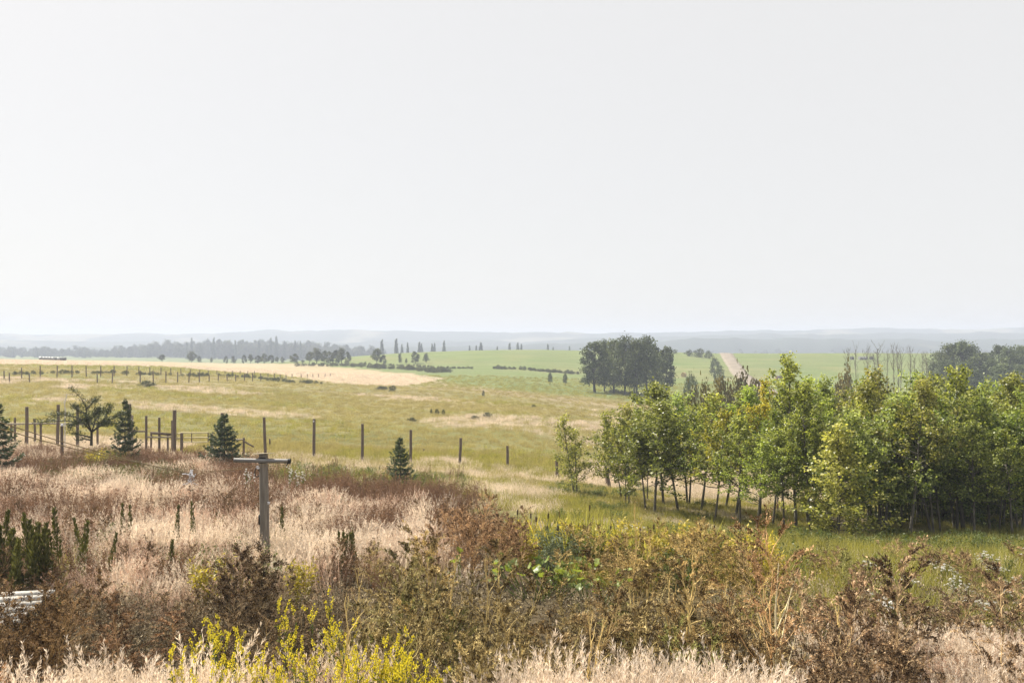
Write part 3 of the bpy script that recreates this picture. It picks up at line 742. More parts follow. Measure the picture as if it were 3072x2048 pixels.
# ------------------------------------------------------------------ aspens
R3 = random.Random(3)
ASP = [aspen(100 + k, h, R, base + .05, nl, .095, .055, 7, 18, st) for k, (h, R, base, nl, st) in enumerate([
    (6.0, 1.8, .30, 42, 1), (6.4, 1.5, .33, 44, 1), (5.6, 1.9, .27, 42, 2), (6.8, 1.65, .34, 46, 1), (5.2, 1.8, .24, 40, 2), (6.2, 1.5, .36, 40, 1), (5.8, 1.85, .30, 46, 1)])]
ASPH = [6.0, 6.4, 5.6, 6.8, 5.2, 6.2, 5.8]
SAP = aspen(151, 4.2, 1.0, .20, 34, .075, .03, 6, 15, 2)
LOWASP = aspen(161, 4.0, 1.15, .06, 44, .080, .02, 6, 20, 2)
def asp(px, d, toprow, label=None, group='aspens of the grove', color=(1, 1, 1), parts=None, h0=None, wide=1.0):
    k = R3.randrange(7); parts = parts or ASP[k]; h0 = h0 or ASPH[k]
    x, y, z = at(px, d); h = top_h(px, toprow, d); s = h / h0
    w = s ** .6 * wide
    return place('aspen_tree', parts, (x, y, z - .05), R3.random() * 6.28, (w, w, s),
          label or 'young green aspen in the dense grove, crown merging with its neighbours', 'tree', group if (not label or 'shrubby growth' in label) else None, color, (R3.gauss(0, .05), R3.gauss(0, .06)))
tx = lambda px, row: hit(px, row, 18, 60)[1]
p = Dp(1320, 1132); asp(p[0], 37, Dp(0, 940)[1], 'slender aspen sapling with yellowing tip standing alone at the grove edge', None, (1.02, 1.0, .9), SAP, 4.2, 1.05)
p = Dp(1503, 1165); asp(p[0], 32, Dp(0, 912)[1], 'bushy aspen with short bare trunk at the left end of the grove', None, (.95, 1, .95), ASP[2], 5.6, 1.3)
p = Dp(1925, 1240); asp(p[0], 25.5, Dp(0, 965)[1], 'short bright bushy aspen leafy to the ground before the grove', None, (1.35, 1.3, 1.15), LOWASP, 4.0, 1.25)
p = Dp(2088, 1232); asp(p[0], 26.5, Dp(0, 862)[1], 'leaning aspen with pale grey trunk in the grove', None, (1.05, 1, .9), ASP[5], 6.2)
p = Dp(1745, 1200); asp(p[0], 33, Dp(0, 862)[1], 'tall narrow aspen with golden yellow top in the grove', None, (1.45, 1.22, .6), ASP[1], 6.4, .8)
p = Dp(1640, 1185); asp(p[0], 30, Dp(0, 935)[1], 'aspen with yellow-orange crown at the left of the grove', None, (1.3, 1.18, .7), ASP[0], 6.0)
p = Dp(1830, 1215); asp(p[0], 29, Dp(0, 808)[1], 'tallest aspen, its spire rising highest above the grove', None, (.9, .95, .85), ASP[3], 6.8)
p = Dp(2200, 1225); asp(p[0], 29, Dp(0, 832)[1], 'pointed aspen rising above the right part of the grove', None, (1, 1.05, .9), ASP[0], 6.0)
# left wing of the grove
for (X, d, T) in [(1445, 34, 925), (1430, 38, 940), (1525, 36, 872), (1560, 33, 915), (1580, 38, 900), (1610, 35, 895), (1665, 38, 885), (1690, 34, 880), (1700, 29, 945), (1480, 39, 930)]:
    asp(X / 2.29688, d, T / 2.29688, color=(R3.uniform(.9, 1.12), R3.uniform(1, 1.15), R3.uniform(.85, 1.1)), parts=ASP[4] if X < 1500 else None, h0=5.2 if X < 1500 else None, wide=.8 if X < 1500 else 1.15)
# body of the grove
for (X, d, T) in [(1775, 31, 900), (1790, 37, 880), (1862, 28, 880), (1880, 33, 855), (1905, 38, 850), (1960, 30, 862), (1985, 36, 850), (2015, 33, 846), (2030, 28, 900), (2060, 38, 850),
                  (2100, 32, 852), (2130, 36, 860), (2140, 28, 890), (2175, 33, 858), (2235, 30, 880), (2262, 37, 872), (2280, 28, 900), (2305, 31, 838), (2330, 36, 865), (2350, 28, 890), (2385, 31, 860), (2420, 34, 860), (2400, 27, 900), (2460, 30, 850),
                  (1735, 27.5, 1000), (1800, 27.5, 985), (1850, 31, 930), (1945, 27.5, 930), (2075, 29.5, 930), (2160, 27, 960), (2235, 27, 950), (2320, 27, 965), (2010, 30, 920), (2200, 32, 890)]:
    asp(X / 2.29688 + R3.uniform(-3, 3), d + R3.uniform(-.6, .6), T / 2.29688 + R3.uniform(-3, 5), color=(R3.uniform(.82, 1.08), R3.uniform(.92, 1.12), R3.uniform(.8, 1.05)))

for i in range(20):  # denser right side, its shade put into darker leaf tints
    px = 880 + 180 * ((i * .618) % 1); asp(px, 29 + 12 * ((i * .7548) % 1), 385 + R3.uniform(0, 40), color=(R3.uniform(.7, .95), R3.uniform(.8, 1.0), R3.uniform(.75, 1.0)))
for i in range(10):  # low shrubs added and tinted dark to blacken the grove's shaded interior
    px = 890 + 170 * ((i * .618) % 1); asp(px, 31 + 8 * ((i * .7548) % 1), 455 + R3.uniform(0, 30), 'low dark-tinted shrubby aspen growth added to deepen the grove shade, %s from the left' % ORD[i], 'shrubby growth under the grove', (.7, .8, .8), LOWASP, 4.0, 1.3)
# ------------------------------------------------------------------ foreground dried weeds
WV = [weed(300, 1.7, .62, 2, 17, 11, 19, .036), weed(301, 1.5, .60, 3, 15, 10, 19, .036), weed(302, 1.6, .70, 1, 20, 12, 20, .038, .45), weed(303, 1.3, .58, 3, 14, 10, 18, .034), weed(304, 1.8, .74, 1, 22, 12, 19, .036, .2), weed(305, 1.4, .64, 2, 17, 11, 20, .040, .5)]
WH = [1.7, 1.5, 1.6, 1.3, 1.8, 1.4]
TPX = [-60, 100, 185, 205, 235, 300, 345, 400, 450, 500, 520, 560, 610, 625, 645, 700, 745, 790, 830, 858, 900, 960, 990, 1090]
TRW = [585, 592, 585, 556, 548, 562, 588, 545, 545, 560, 578, 583, 579, 562, 552, 560, 556, 548, 556, 585, 572, 580, 606, 600]
BR = (1.2, 1.14, .80); DK = (.72, .62, .54); RD = (1.0, .72, .58); PK = (1.3, 1.12, 1.02)
def wcol(px):
    if px < 190: return RD if R3.random() < .5 else (.75, .6, .52)
    if px < 345: return DK
    if px < 700: return BR if R3.random() < .65 else ((1.0, .95, .66) if R3.random() < .6 else (.72, .85, .42))
    if px < 780: return (1.15, 1.02, .78)
    return PK if R3.random() < .6 else (1.05, .85, .72)
nw = 0
def put_weed(px, d, row, col, label=None, group=None, parts=None, h0=None, name='dried_weed'):
    k = R3.randrange(6); x, y, z = at(px, d); h = max(.45, top_h(px, row, d))
    s = h / (h0 or WH[k]); w = min(1.3, max(.75, s))
    place(name, parts or WV[k], (x, y, z), R3.random() * 6.28, (w, w, s), label, 'weed', group, col)
WL = 'brown dried weed with curled seed heads in the foreground thicket'
for i in range(118):
    px = -30 + 1080 * ((i * .61803) % 1.0); d = 8.0 + 4.8 * ((i * .7548) % 1.0)
    if px > 855 and R3.random() < .25: continue
    if 75 < px < 190 and d < 9.6: continue
    if 215 < px < 420 and d < 9.2: continue
    if 500 < px < 770 and d < 8.6: continue
    row = float(np.interp(px, TPX, TRW)) + (12.4 - d) * 20 + R3.uniform(0, 34)
    put_weed(px, d, row, wcol(px), WL, 'dried weeds of the foreground thicket')
for i in range(22):
    put_weed(440 + 85 * ((i * .618) % 1), 15 + 5 * ((i * .7548) % 1), 497 + R3.uniform(0, 24) + 22 * R3.random(), (1.25, .98, .82), 'pinkish brown weed bush on the rise beside the cattails', 'weeds beside the cattails')
for i in range(30):
    put_weed(556 + 200 * ((i * .618) % 1), 14.2 + 4.0 * ((i * .7548) % 1), 522 + R3.uniform(0, 34), (1.5, 1.35, .85), 'golden brown dried weed behind the foreground thicket', 'golden weeds before the grove')
for (px, d, row) in [(-6, 10.2, 590), (10, 10.4, 596), (24, 10.1, 592), (38, 10.3, 588), (52, 10.6, 584), (16, 9.8, 612), (40, 9.7, 610), (62, 10.8, 590)]:
    put_weed(px, d, row, (.85, .68, .52), 'rusty weed crowding the white planks at the left edge', 'weeds around the white planks')
# weeds one can tell apart
put_weed(266, 12.6, 548, DK, 'dark brown weed bush in front of the clothesline pole', None, WV[5], 1.4)
put_weed(238, 11.8, 552, (.55, .45, .40), 'dark weed with arching plumes just left of the clothesline pole', None, WV[2], 1.6)
bigw = weed(330, 2.3, .85, 1, 22, 9, 26, .030, .3, low=.30, el0=34)
px, d = 775, 9.0
x, y, z = at(px, d)
e = place('dried_weed', bigw, (x, y, z - .1), 1.0, (1, 1, top_h(px, 533, d) / 2.25), 'tall weed with thick pale yellow branching stem at the bottom edge', 'weed', None, (1.15, .85, .66))
b = B(); b.tube([(-.05, 0, -.1), (0, .02, .5), (.06, 0, 1.0), (.10, .02, 1.5), (.16, 0, 2.0)], [.022, .019, .015, .010, .005], 7, .9)
for (zz, dx, dy, L) in [(.55, .5, -.1, .55), (.75, -.45, -.1, .45), (.95, .55, -.05, .7), (1.2, -.4, .1, .4), (1.3, .4, -.15, .55), (.4, .45, -.3, .5)]:
    b.tube([(0.02 + .07 * zz / 1.2, 0, zz), (dx * .5, dy * .5, zz + L * .42), (dx, dy, zz + L)], [.010, .007, .003], 5, .9)
b.build('main_stalk', MAT['weedstem'], e)
fan = [weed(340, 1.9, .95, 1, 18, 10, 30, .040, .35, low=.22, el0=42), weed(341, 1.7, .85, 2, 14, 10, 30, .039, .5, low=.2, el0=46)]
for i, (px, row, d, lb) in enumerate([(905, 565, 9.6, 'fan-shaped brown weed over the pale grass at the lower right'), (1008, 600, 9.2, 'large brown weed cut off by the right edge'), (700, 572, 9.8, 'large golden brown weed left of the tall pale-stemmed one'), (566, 592, 9.6, 'large brown weed in front of the squash leaves'), (432, 552, 10.2, 'large golden weed with upright plumes at the thicket left of centre'), (376, 578, 9.8, 'large olive brown weed right of the yellow flowers'), (846, 590, 9.4, 'large pinkish brown weed right of the tall pale-stemmed one'), (640, 575, 10.4, 'large bronze weed behind the bottom pale grass'), (120, 604, 10.2, 'large rusty weed right of the white planks'), (500, 570, 10.6, 'large dark golden weed left of the squash leaves')]):
    put_weed(px, d, row, [(1.05, .88, .78), (1.0, .84, .74), (1.25, 1.12, .78), (1.05, .92, .68), (1.25, 1.15, .78), (.95, .98, .66), (1.15, .95, .85), (1.2, 1.05, .72), (.95, .72, .6), (1.1, 1.0, .66)][i], lb, None, fan[i % 2], [1.9, 1.7][i % 2])
bare = weed(331, 1.9, .55, 1, 14, 4, 4, .02, .1, low=.25, el0=55)
x, y, z = at(636, 12.0); place('dried_weed', bare, (x, y, z), .5, (1, 1, top_h(636, 510, 12) / 1.9), 'bare pale stalk with thin upright branches in the thicket centre', 'weed', None, (1.5, 1.3, .9))

for i in range(16):
    px = 350 + 520 * ((i * .618) % 1); d = 8.6 + 3.2 * ((i * .7548) % 1); x, y, z = at(px, d)
    place('dried_weed', bare, (x, y, z), R3.random() * 6.28, (1.1, 1.1, R3.uniform(.7, 1.0)), 'pale bare branching stalk among the brown weeds', 'weed', 'pale bare stalks', (1.3, 1.15, .8), (R3.uniform(-.3, .3), R3.uniform(-.4, .4)))
for i in range(34):
    px = -10 + 450 * ((i * .618) % 1); d = 13.5 + 10 * ((i * .7548) % 1); x, y, z = at(px, d)
    place('dried_weed', WV[i % 6], (x, y, z), R3.random() * 6.28, R3.uniform(.38, .6), 'small brown weed scattered in the pale grass at the left', 'weed', 'small brown weeds in the pale grass', (.8, .66, .56))
for i in range(34):
    px = 800 + 250 * ((i * .618) % 1); d = 12.5 + 5 * ((i * .7548) % 1); x, y, z = at(px, d)
    place('dried_weed', WV[i % 6], (x, y, z), R3.random() * 6.28, (.55, .55, R3.uniform(.3, .5)), 'small brownish weed in the green grass below the grove', 'weed', 'small weeds below the grove', [(1.3, 1.1, .95), (1.0, 1.15, .6), (1.1, .9, .75)][i % 3])
for i in range(24):
    px = 850 + 200 * ((i * .618) % 1); d = 8.2 + 4.6 * ((i * .7548) % 1)
    put_weed(px, d, float(np.interp(px, TPX, TRW)) + (12.4 - d) * 22 + R3.uniform(10, 40), PK if i % 2 else (1.0, .82, .70), 'pinkish brown branching weed in the dry grass at the bottom right', 'pinkish weeds at the bottom right')
# ------------------------------------------------------------------ yellow, white and spiky plants
YF = [flower_plant(400 + k, 1.2, n, s, 'yellow') for k, (n, s) in enumerate([(4, 4), (3, 5), (5, 4)])]
for i, (px, row, d) in enumerate([(192, 626, 9.2), (206, 618, 9.6), (222, 618, 9.4), (232, 628, 9.2), (291, 605, 9.6), (318, 626, 9.0), (332, 587, 9.8), (337, 628, 8.9), (282, 640, 8.6), (352, 655, 8.2), (368, 648, 8.2), (382, 645, 8.3), (396, 652, 8.0), (408, 660, 7.9), (300, 655, 8.2), (260, 655, 8.3), (225, 655, 8.5), (240, 648, 8.4), (420, 664, 7.8), (340, 662, 7.9), (275, 668, 7.7), (205, 668, 7.8), (190, 652, 8.2), (378, 668, 7.6), (360, 640, 8.4), (390, 636, 8.5), (402, 645, 8.2), (372, 660, 7.9), (310, 640, 8.5), (245, 662, 8.0), (412, 656, 8.0), (330, 668, 7.7)]):
    x, y, z = at(px, d); h = top_h(px, row, d)
    place('yellow_wildflower', YF[i % 3], (x, y, z), R3.random() * 6.28, (.85, .85, h / 1.22), 'yellow flower spike rising from the pale grass at the bottom left', 'flower', 'yellow flower spikes')
WF = [flower_plant(420 + k, .8, n, 4, 'white') for k, n in enumerate([3, 4])]
for i in range(26):
    px = 925 + 115 * ((i * .618) % 1); d = 12.8 + 4.6 * ((i * .7548) % 1); x, y, z = at(px, d)
    place('white_wildflower', WF[i % 2], (x, y, z), R3.random() * 6.28, R3.uniform(.5, .8), 'white flat-topped wildflower clump in the grass below the grove', 'flower', 'white wildflowers at the right edge')
for (px, d) in [(882, 13.5), (896, 12.5), (868, 15), (630, 19), (905, 14.2)]:
    x, y, z = at(px, d); place('white_wildflower', WF[0], (x, y, z), R3.random() * 6.28, R3.uniform(.7, 1.0), 'small white wildflower scattered among the brown weeds', 'flower', 'scattered white wildflowers')
for (px, row, d) in [(292, 464, 26), (299, 468, 26), (304, 470, 25.5), (247, 467, 26), (252, 470, 25)]:
    x, y, z = at(px, d); h = top_h(px, row, d); place('white_wildflower', WF[1], (x, y, z), R3.random() * 6.28, (.7, .7, h / .85), 'pale thistle head showing above the grass beside the clothesline pole', 'flower', 'pale thistles by the pole')
SP = [spike_plant(440 + k, 1.4, n) for k, n in enumerate([3, 2, 1, 4])]
for i, (px, row, d) in enumerate([(2, 508, 14.5), (10, 522, 14), (20, 520, 14.3), (33, 513, 14.5), (41, 522, 14), (51, 522, 14.2), (60, 508, 14.8), (-8, 515, 14), (28, 530, 13.6), (15, 532, 13.4), (78, 515, 15)]):
    x, y, z = at(px, d); place('pigweed_plant', SP[i % 4], (x, y, z), R3.random() * 6.28, (1.2, 1.2, top_h(px, row, d) / 1.42), 'dark green pointed seed spike in the clump at the left edge', 'weed', 'dark green spikes at the left edge')
for i, (px, row, d) in enumerate([(88, 513, 16), (104, 529, 14.6), (122, 503, 17), (174, 505, 17), (194, 501, 17), (130, 505, 17.4), (283, 502, 17.5), (340, 524, 15.6), (354, 524, 15.4), (344, 530, 15.2), (170, 535, 14.6)]):
    x, y, z = at(px, d); place('pigweed_plant', SP[2 if i < 7 else 1], (x, y, z), R3.random() * 6.28, (.8, .8, top_h(px, row, d) / 1.42), 'lone dark green seed spike poking out of the pale grass', 'weed', 'lone dark spikes in the pale grass')
CT = [cattail(460 + k, 1.5, 38, hd) for k, hd in enumerate([2, 1, 0])]
for i, (px, row, d) in enumerate([(527, 505, 18.6), (541, 508, 18.2), (551, 512, 18.5), (560, 505, 19), (574, 503, 18.8), (583, 500, 18.4), (590, 497, 18.6), (598, 508, 18), (610, 512, 18.4), (567, 515, 17.8), (620, 512, 18), (635, 515, 17.5), (655, 518, 18), (672, 520, 17.6), (694, 518, 17.8), (704, 516, 17.6), (711, 520, 17.5), (716, 512, 18.4), (545, 520, 17.4), (606, 503, 19), (533, 516, 17), (556, 520, 16.8), (566, 508, 18.2), (600, 518, 17), (613, 520, 16.8), (520, 512, 18), (625, 520, 16.6), (640, 522, 16.8), (578, 512, 17.4), (592, 514, 17.2)]):
    x, y, z = at(px, d); g = (1, 1, 1) if i not in (1, 3, 12, 13, 11) else (1.12, 1.0, .8)
    place('cattail_clump', CT[(0 if i in (0, 1, 15) else 2 if i % 3 else 1)], (x, y, z), R3.random() * 6.28, (1, 1, top_h(px, row, d) / 1.55), 'clump of upright yellow-green cattail leaves in the wet hollow', 'cattails', 'cattails in the wet hollow', g)
sagem = [[('leaves', leafy_clump(480 + k, 900, .85, .38, .07, 'sage', 14))] for k in range(2)]
for i, (px, d, s) in enumerate([(546, 16.4, .9), (555, 16.8, .95), (566, 16.2, .8), (538, 16.8, .8), (552, 15.4, .7)]):
    x, y, z = at(px, d); place('wormwood_bush', sagem[i % 2], (x, y, z), R3.random() * 6.28, s, 'grey-green feathery wormwood bush before the cattails', 'bush', 'wormwood bushes')
dgm = [('leaves', leafy_clump(490, 1100, .95, .40, .08, 'green', 14))]
for i, (px, d, s) in enumerate([(580, 16.6, .8), (590, 16.0, .75), (600, 17.2, .7), (512, 17.2, .7), (572, 17.6, .8), (616, 17, .7)]):
    x, y, z = at(px, d); place('green_weed', dgm, (x, y, z), R3.random() * 6.28, s, 'dark green leafy weed at the foot of the cattails', 'weed', 'dark green leafy weeds')
lgm = [('leaves', leafy_clump(492, 900, 1.1, .45, .085, 'lush', 16))]
for i, (px, d, s, lb) in enumerate([(757, 15.2, 1.1, 'bright yellow-green leafy plant between the cattails and the grove'), (765, 14.6, .9, 'smaller yellow-green leafy plant behind the tall brown weed'), (212, 13.4, .9, 'yellow-green leafy weed at the left foot of the clothesline pole'), (300, 13.6, .8, 'yellow-green leafy weed at the right foot of the clothesline pole'), (96, 33, 1.0, 'tall yellow-green weed left of the small pine'), (510, 17.5, .8, 'yellow-green leafy weed at the left end of the cattail hollow'), (530, 16, .7, 'low yellow-green weed behind the squash leaves'), (568, 17.2, .85, 'yellow-green weed in the middle of the cattails'), (604, 16.2, .8, 'yellow-green weed behind the right squash plant'), (626, 17.4, .9, 'yellow-green weed at the right end of the cattail hollow'), (660, 16.6, .8, 'yellow-green weed among the golden weeds'), (688, 17.6, .9, 'yellow-green weed below the leftmost aspens'), (722, 16.4, .85, 'yellow-green weed just left of the bright leafy plant')]):
    x, y, z = at(px, d); place('leafy_weed', lgm, (x, y, z), R3.random() * 6.28, s, lb, 'weed', None, (1.35, 1.2, .8))
# squash patch: each big leaf is a part
def squash(px, d, n, label, seed):
    rng = np.random.default_rng(seed); x, y, z = at(px, d); e = empty('squash_plant', (x, y, z)); tag(e, label, 'plant', 'squash plants')
    a = np.linspace(0, 2 * math.pi, 13)[:-1]; rr = 1 - .22 * np.abs(np.sin(a * 2.5)); rr[0] = .35
    for k in range(n):
        R = rng.uniform(.075, .135); c = np.array([rng.uniform(-.75, .75), rng.uniform(-.4, .4), rng.uniform(.28, .66)])
        ring = np.stack([np.cos(a) * rr * R, np.sin(a) * rr * R, .05 * np.cos(a * 5) * R * 2 + .10 * R], -1)
        V = np.concatenate([[[0, 0, -.02]], ring * .5 * [1, 1, .6], ring])
        Fq = []
        for i in range(0, 12, 2): Fq.append([0, 1 + i, 1 + i + 1, 1 + (i + 2) % 12])
        for i in range(12): j = (i + 1) % 12; Fq.append([1 + i, 13 + i, 13 + j, 1 + j])
        ax, ay = rng.normal(size=2) * .65; cx, sx, cy_, sy = math.cos(ax), math.sin(ax), math.cos(ay), math.sin(ay)
        Rm = np.array([[cy_, 0, sy], [0, 1, 0], [-sy, 0, cy_]]) @ np.array([[1, 0, 0], [0, cx, -sx], [0, sx, cx]])
        b = B(); b.add(V @ Rm.T + c, Fq, rng.uniform(.1, 1)); b.tube([(c[0] * .3, c[1] * .3, -.03), (c[0] * .8, c[1] * .8, c[2] * .6), tuple(c - [0, 0, .02])], [.010, .009, .007], 5, .5)
        b.build('leaf', MAT['squash'], e, smooth=True)
squash(533, 14.2, 22, 'broad-leaved squash plant at the left of the pale green patch', 5)
squash(556, 14.4, 20, 'broad-leaved squash plant in the middle of the pale green patch', 6)
squash(590, 14.0, 20, 'broad-leaved squash plant at the right of the pale green patch', 7)
squash(462, 15.0, 8, 'large-leaved plant alone among brown weeds left of the cattails', 8)

# ------------------------------------------------------------------ spruces and the scrubby pine
SPR = [spruce(500, 1.8, 1.35, 12, 9, needle=.052, dens=1.2), spruce(501, 1.7, 1.45, 12, 10, needle=.055, dens=1.3), spruce(502, 2.2, 1.35, 12, 8, needle=.048, dens=1.1)]
for (bx, by, ty, d, k, wsc, lb) in [(920, 1085, 1003, 33, 0, .80, 'small dark spruce standing before the tall fence posts'), (515, 1040, 950, 36, 1, .88, 'squat dark spruce beside the corral gate'), (287, 1025, 917, 35, 2, .68, 'ragged slim spruce beside the scrubby pine'), (-4, 1012, 925, 30, 2, .85, 'dark spruce cut off by the left edge')]:
    px, row = Dp(bx, ty); x, y, z = at(px, d); h = top_h(px, row, d); h0 = [1.8, 1.7, 2.2][k]
    place('spruce_tree', SPR[k], (x, y, z), R3.random() * 6.28, (h / h0 * wsc, h / h0 * wsc, h / h0), lb, 'tree')
def scrub_pine():
    rng = np.random.default_rng(77); d = 33; px, _ = Dp(210, 1000); x0, y0, z0 = at(px, d); e = empty('scrub_pine', (x0, y0, z0)); tag(e, 'scrubby pine with long sideways limbs and a leaning leader', 'tree')
    def P3(X, Y, dy=0): a, r = Z1(X, Y); return np.array([(a - 512) / F * d - x0, dy, CAMZ - (r - 341) / F * d - z0])
    tk = B(); cr = B(); base = P3(805, 1080); fork = P3(808, 985)
    limbs = [([fork, P3(770, 900), P3(750, 760, .1), P3(700, 680, .1), P3(615, 585)], 1.0), ([fork, P3(740, 905), P3(600, 880, -.2), P3(480, 880, -.3), P3(360, 895, -.3)], 1.0), ([P3(770, 890), P3(640, 860, .3), P3(500, 835, .4), P3(375, 850, .4)], 1.0),
             ([fork, P3(870, 930), P3(930, 860), P3(955, 800), P3(970, 740)], 1.0), ([fork, P3(900, 900, .3), P3(1000, 850, .4), P3(1050, 830, .4)], 1.0), ([P3(860, 940), P3(960, 900, -.3), P3(1040, 905, -.4)], .9),
             ([P3(755, 790), P3(800, 740), P3(850, 690)], .6), ([P3(750, 820), P3(690, 800), P3(650, 750)], .7), ([P3(780, 900), P3(840, 830), P3(880, 770)], .9), ([P3(805, 1030), P3(720, 1000, -.2), P3(640, 985, -.3)], .4), ([P3(805, 1055), P3(740, 1045), P3(670, 1058)], .3),
             ([P3(745, 860), P3(700, 900, -.3), P3(660, 940, -.4)], .8), ([fork, P3(830, 880, -.5), P3(850, 820, -.8)], .9), ([fork, P3(790, 880, .5), P3(800, 810, .9)], .9)]
    tk.tube([base - [0, 0, .1], (base + fork) / 2, fork], [.06, .05, .045], 7, .4)
    for L, dn in limbs:
        L = np.array(L); tk.tube(L, np.linspace(.035, .008, len(L)), 5, .4)
        m = int(430 * dn); u = rng.uniform(.18, 1.0, m); c = path_at(L, u)
        nc = 16; cl = rng.uniform(.2, 1, nc); w = rng.integers(0, nc, m); u2 = np.clip(cl[w] + rng.normal(size=m) * .05, 0.1, 1); c = path_at(L, u2) + rng.normal(size=(m, 3)) * [.08, .12, .06]
        D = rvec(rng, m) + [0, 0, .6] + unit(L[-1] - L[0]) * .5; sz = rng.uniform(.07, .15, m)
        cr.kites(c, D, sz, sz * .22, np.clip(.45 + rng.normal(size=m) * .25, 0, 1), rng)
    tk.build('trunk', MAT['darkbark'], e); cr.build('crown', MAT['pine'], e)
scrub_pine()

# ------------------------------------------------------------------ fences, gate, corral
def round_post(h, r, seed, lean=0.0, sides=8):
    rng = np.random.default_rng(seed); b = B(); t = np.linspace(0, 1, 5)
    lean = lean + rng.normal() * .05
    P = np.stack([lean * t + rng.normal(size=5) * r * .08, rng.normal(size=5) * r * .08, -.35 + t * (h + .35)], -1)
    b.tube(P, r * (1.04 - .10 * t), sides, .5); return b
def tall_post(px, toprow, d, r, label, seed, lean=0.0, group='tall weathered fence posts', name='fence_post'):
    x, y, z = at(px, d); h = top_h(px, toprow, d)
    o = round_post(h, r, seed, lean).build(name, MAT['post'], None, (x, y, z), True); o.rotation_euler[2] = seed
    return tag(o, label, 'post', group)
for i, (X, Y, d) in enumerate([(610, 957, 50), (721, 961, 50.5), (832, 972, 51), (943, 986, 51.5), (1056, 1005, 52), (1166, 1023, 53)]):
    px, row = Dp(X, Y); tall_post(px, row, d, .095, ['tall fence post standing right behind the clothesline pole', 'tall fence post with a pale bolt near its top', 'tall fence post midway between the pole and the small spruce', 'tall fence post directly behind the small spruce', 'tall fence post just right of the small spruce', 'last tall fence post before the aspen sapling'][i], i, [-.10, .0, -.10, -.12, -.06, -.05][i])
px, row = Dp(721, 966); x, y, z = at(px, 50.5)
b = B(); b.tube([(0, -.02, 0), (0, .02, 0)], [.05, .05], 8); tag(b.build('white_insulator', MAT['rope'], None, (x, y - .10, CAMZ - (row - 341) / F * 50.5)), 'small pale insulator bolted to the top of a tall post', 'insulator')
for i, ((px, row), d, lb) in enumerate([(Z3(795, 1195), 50, 'fence post half hidden by the aspen sapling'), (Z3(1237, 1210), 47, 'dark fence post at the left edge of the grove'), (Z3(1268, 1290), 45, 'leaning grey brace post beside the dark post at the grove edge')]):
    tall_post(px, row, d, .10, lb, 20 + i, .3 if i == 2 else 0)
for i, ((px, row), d) in enumerate([(Z2(322, 1040), 58), (Z2(1683, 1132), 60), (Z2(2233, 1175), 60), (Z3(722, 1250), 58)]):
    tall_post(px, row, d, .06, ['short thin fence post just right of the pole top', 'short thin fence post between the small spruce and the next tall post', 'short thin fence post left of the last tall post', 'short thin fence post left of the aspen sapling'][i], 30 + i, 0, 'short thin fence posts')
for i, (X, Y, d, r, lb) in enumerate([(235, 760, 50, .10, 'tall fence post rising alone at the far left'), (505, 742, 50, .10, 'tall fence post beside the bleached dead branch'), (685, 750, 50, .09, 'tall fence post hidden behind the scrubby pine'), (1140, 735, 48, .10, 'tall fence post behind the slim spruce'), (1948, 815, 50, .10, 'tall fence post behind the squat spruce'), (1535, 790, 47, .11, 'thick tall gate post left of the pipe gate')]):
    px, row = Z1(X, Y); tall_post(px, row, d, r, lb, 40 + i, .06 if i == 5 else 0)
for i, (X, Y, d, r, lb) in enumerate([(130, 855, 52, .07, 'stubby post at the far left of the corral rail'), (310, 865, 52, .07, 'stubby post in the corral rail left of the pine'), (548, 930, 36, .07, 'short dark post with white cap before the pine')]):
    px, row = Z1(X, Y); capost = tall_post(px, row, d, r, lb, 50 + i, 0, 'short corral posts')
px, row = Z1(522, 918); x, y, z = at(px, 36)
b = B(); b.tube([(0, 0, -.06), (0, 0, 0), (0, 0, .05), (0, 0, .07)], [.05, .07, .05, .01], 8); cp = b.build('cap', MAT['rope'], capost, smooth=True); cp.location = (0, 0, top_h(*Z1(548, 930), 36) + .03); cp['label'] = 'round white cap'
def rail_thing(name, label, cat, d, items):
    x0, y0, z0 = at(*[items[0][1][0], d]); e = empty(name, (x0, d, z0)); tag(e, label, cat)
    for kind, a, bb, r, mat in items:
        p = lambda q: np.array([(q[0] - 512) / F * d - x0, 0, CAMZ - (q[1] - 341) / F * d - z0])
        A, Bp = p(a), p(bb); b = B()
        if kind == 'post': A[2] = h1(A[0] + x0, d) - z0 - .2; b.tube([A, (A + Bp) / 2, Bp], [r * 1.03, r, r * .97], 8)
        elif kind == 'plank':
            dv = Bp - A; L = np.linalg.norm(dv); an = math.atan2(dv[2], dv[0]); c_, s_ = math.cos(an), math.sin(an)
            b.box((A + Bp) / 2 + [0, -.12, 0], (L, .04, r * 2), [[c_, 0, -s_], [0, 1, 0], [s_, 0, c_]])
        else:
            off = np.array([0, -.11 if kind == 'rail' else 0, 0]); b.tube([A + off, (A + Bp) / 2 + off - [0, 0, .01], Bp + off], [r, r, r], 7)
        b.build(kind, MAT[mat], e, smooth=kind != 'plank')
rail_thing('corral_fence', 'weathered corral fence of posts, dark plank and pale rail', 'fence', 48, [
    ('post', Z1(1290, 1055), Z1(1290, 840), .075, 'post'), ('post', Z1(1405, 1050), Z1(1405, 855), .075, 'post'), ('post', Z1(1520, 1070), Z1(1520, 880), .07, 'post'), ('post', Z1(1330, 1045), Z1(1335, 985), .06, 'post'), ('post', Z1(1480, 1055), Z1(1480, 1012), .06, 'post'), ('post', Z1(1165, 1000), Z1(1165, 835), .08, 'rail'),
    ('plank', Z1(1335, 988), Z1(1515, 1003), .075, 'post'), ('rail', Z1(1300, 1026), Z1(1520, 1026), .05, 'rail'), ('rail', Z1(1175, 974), Z1(1290, 975), .05, 'post')])
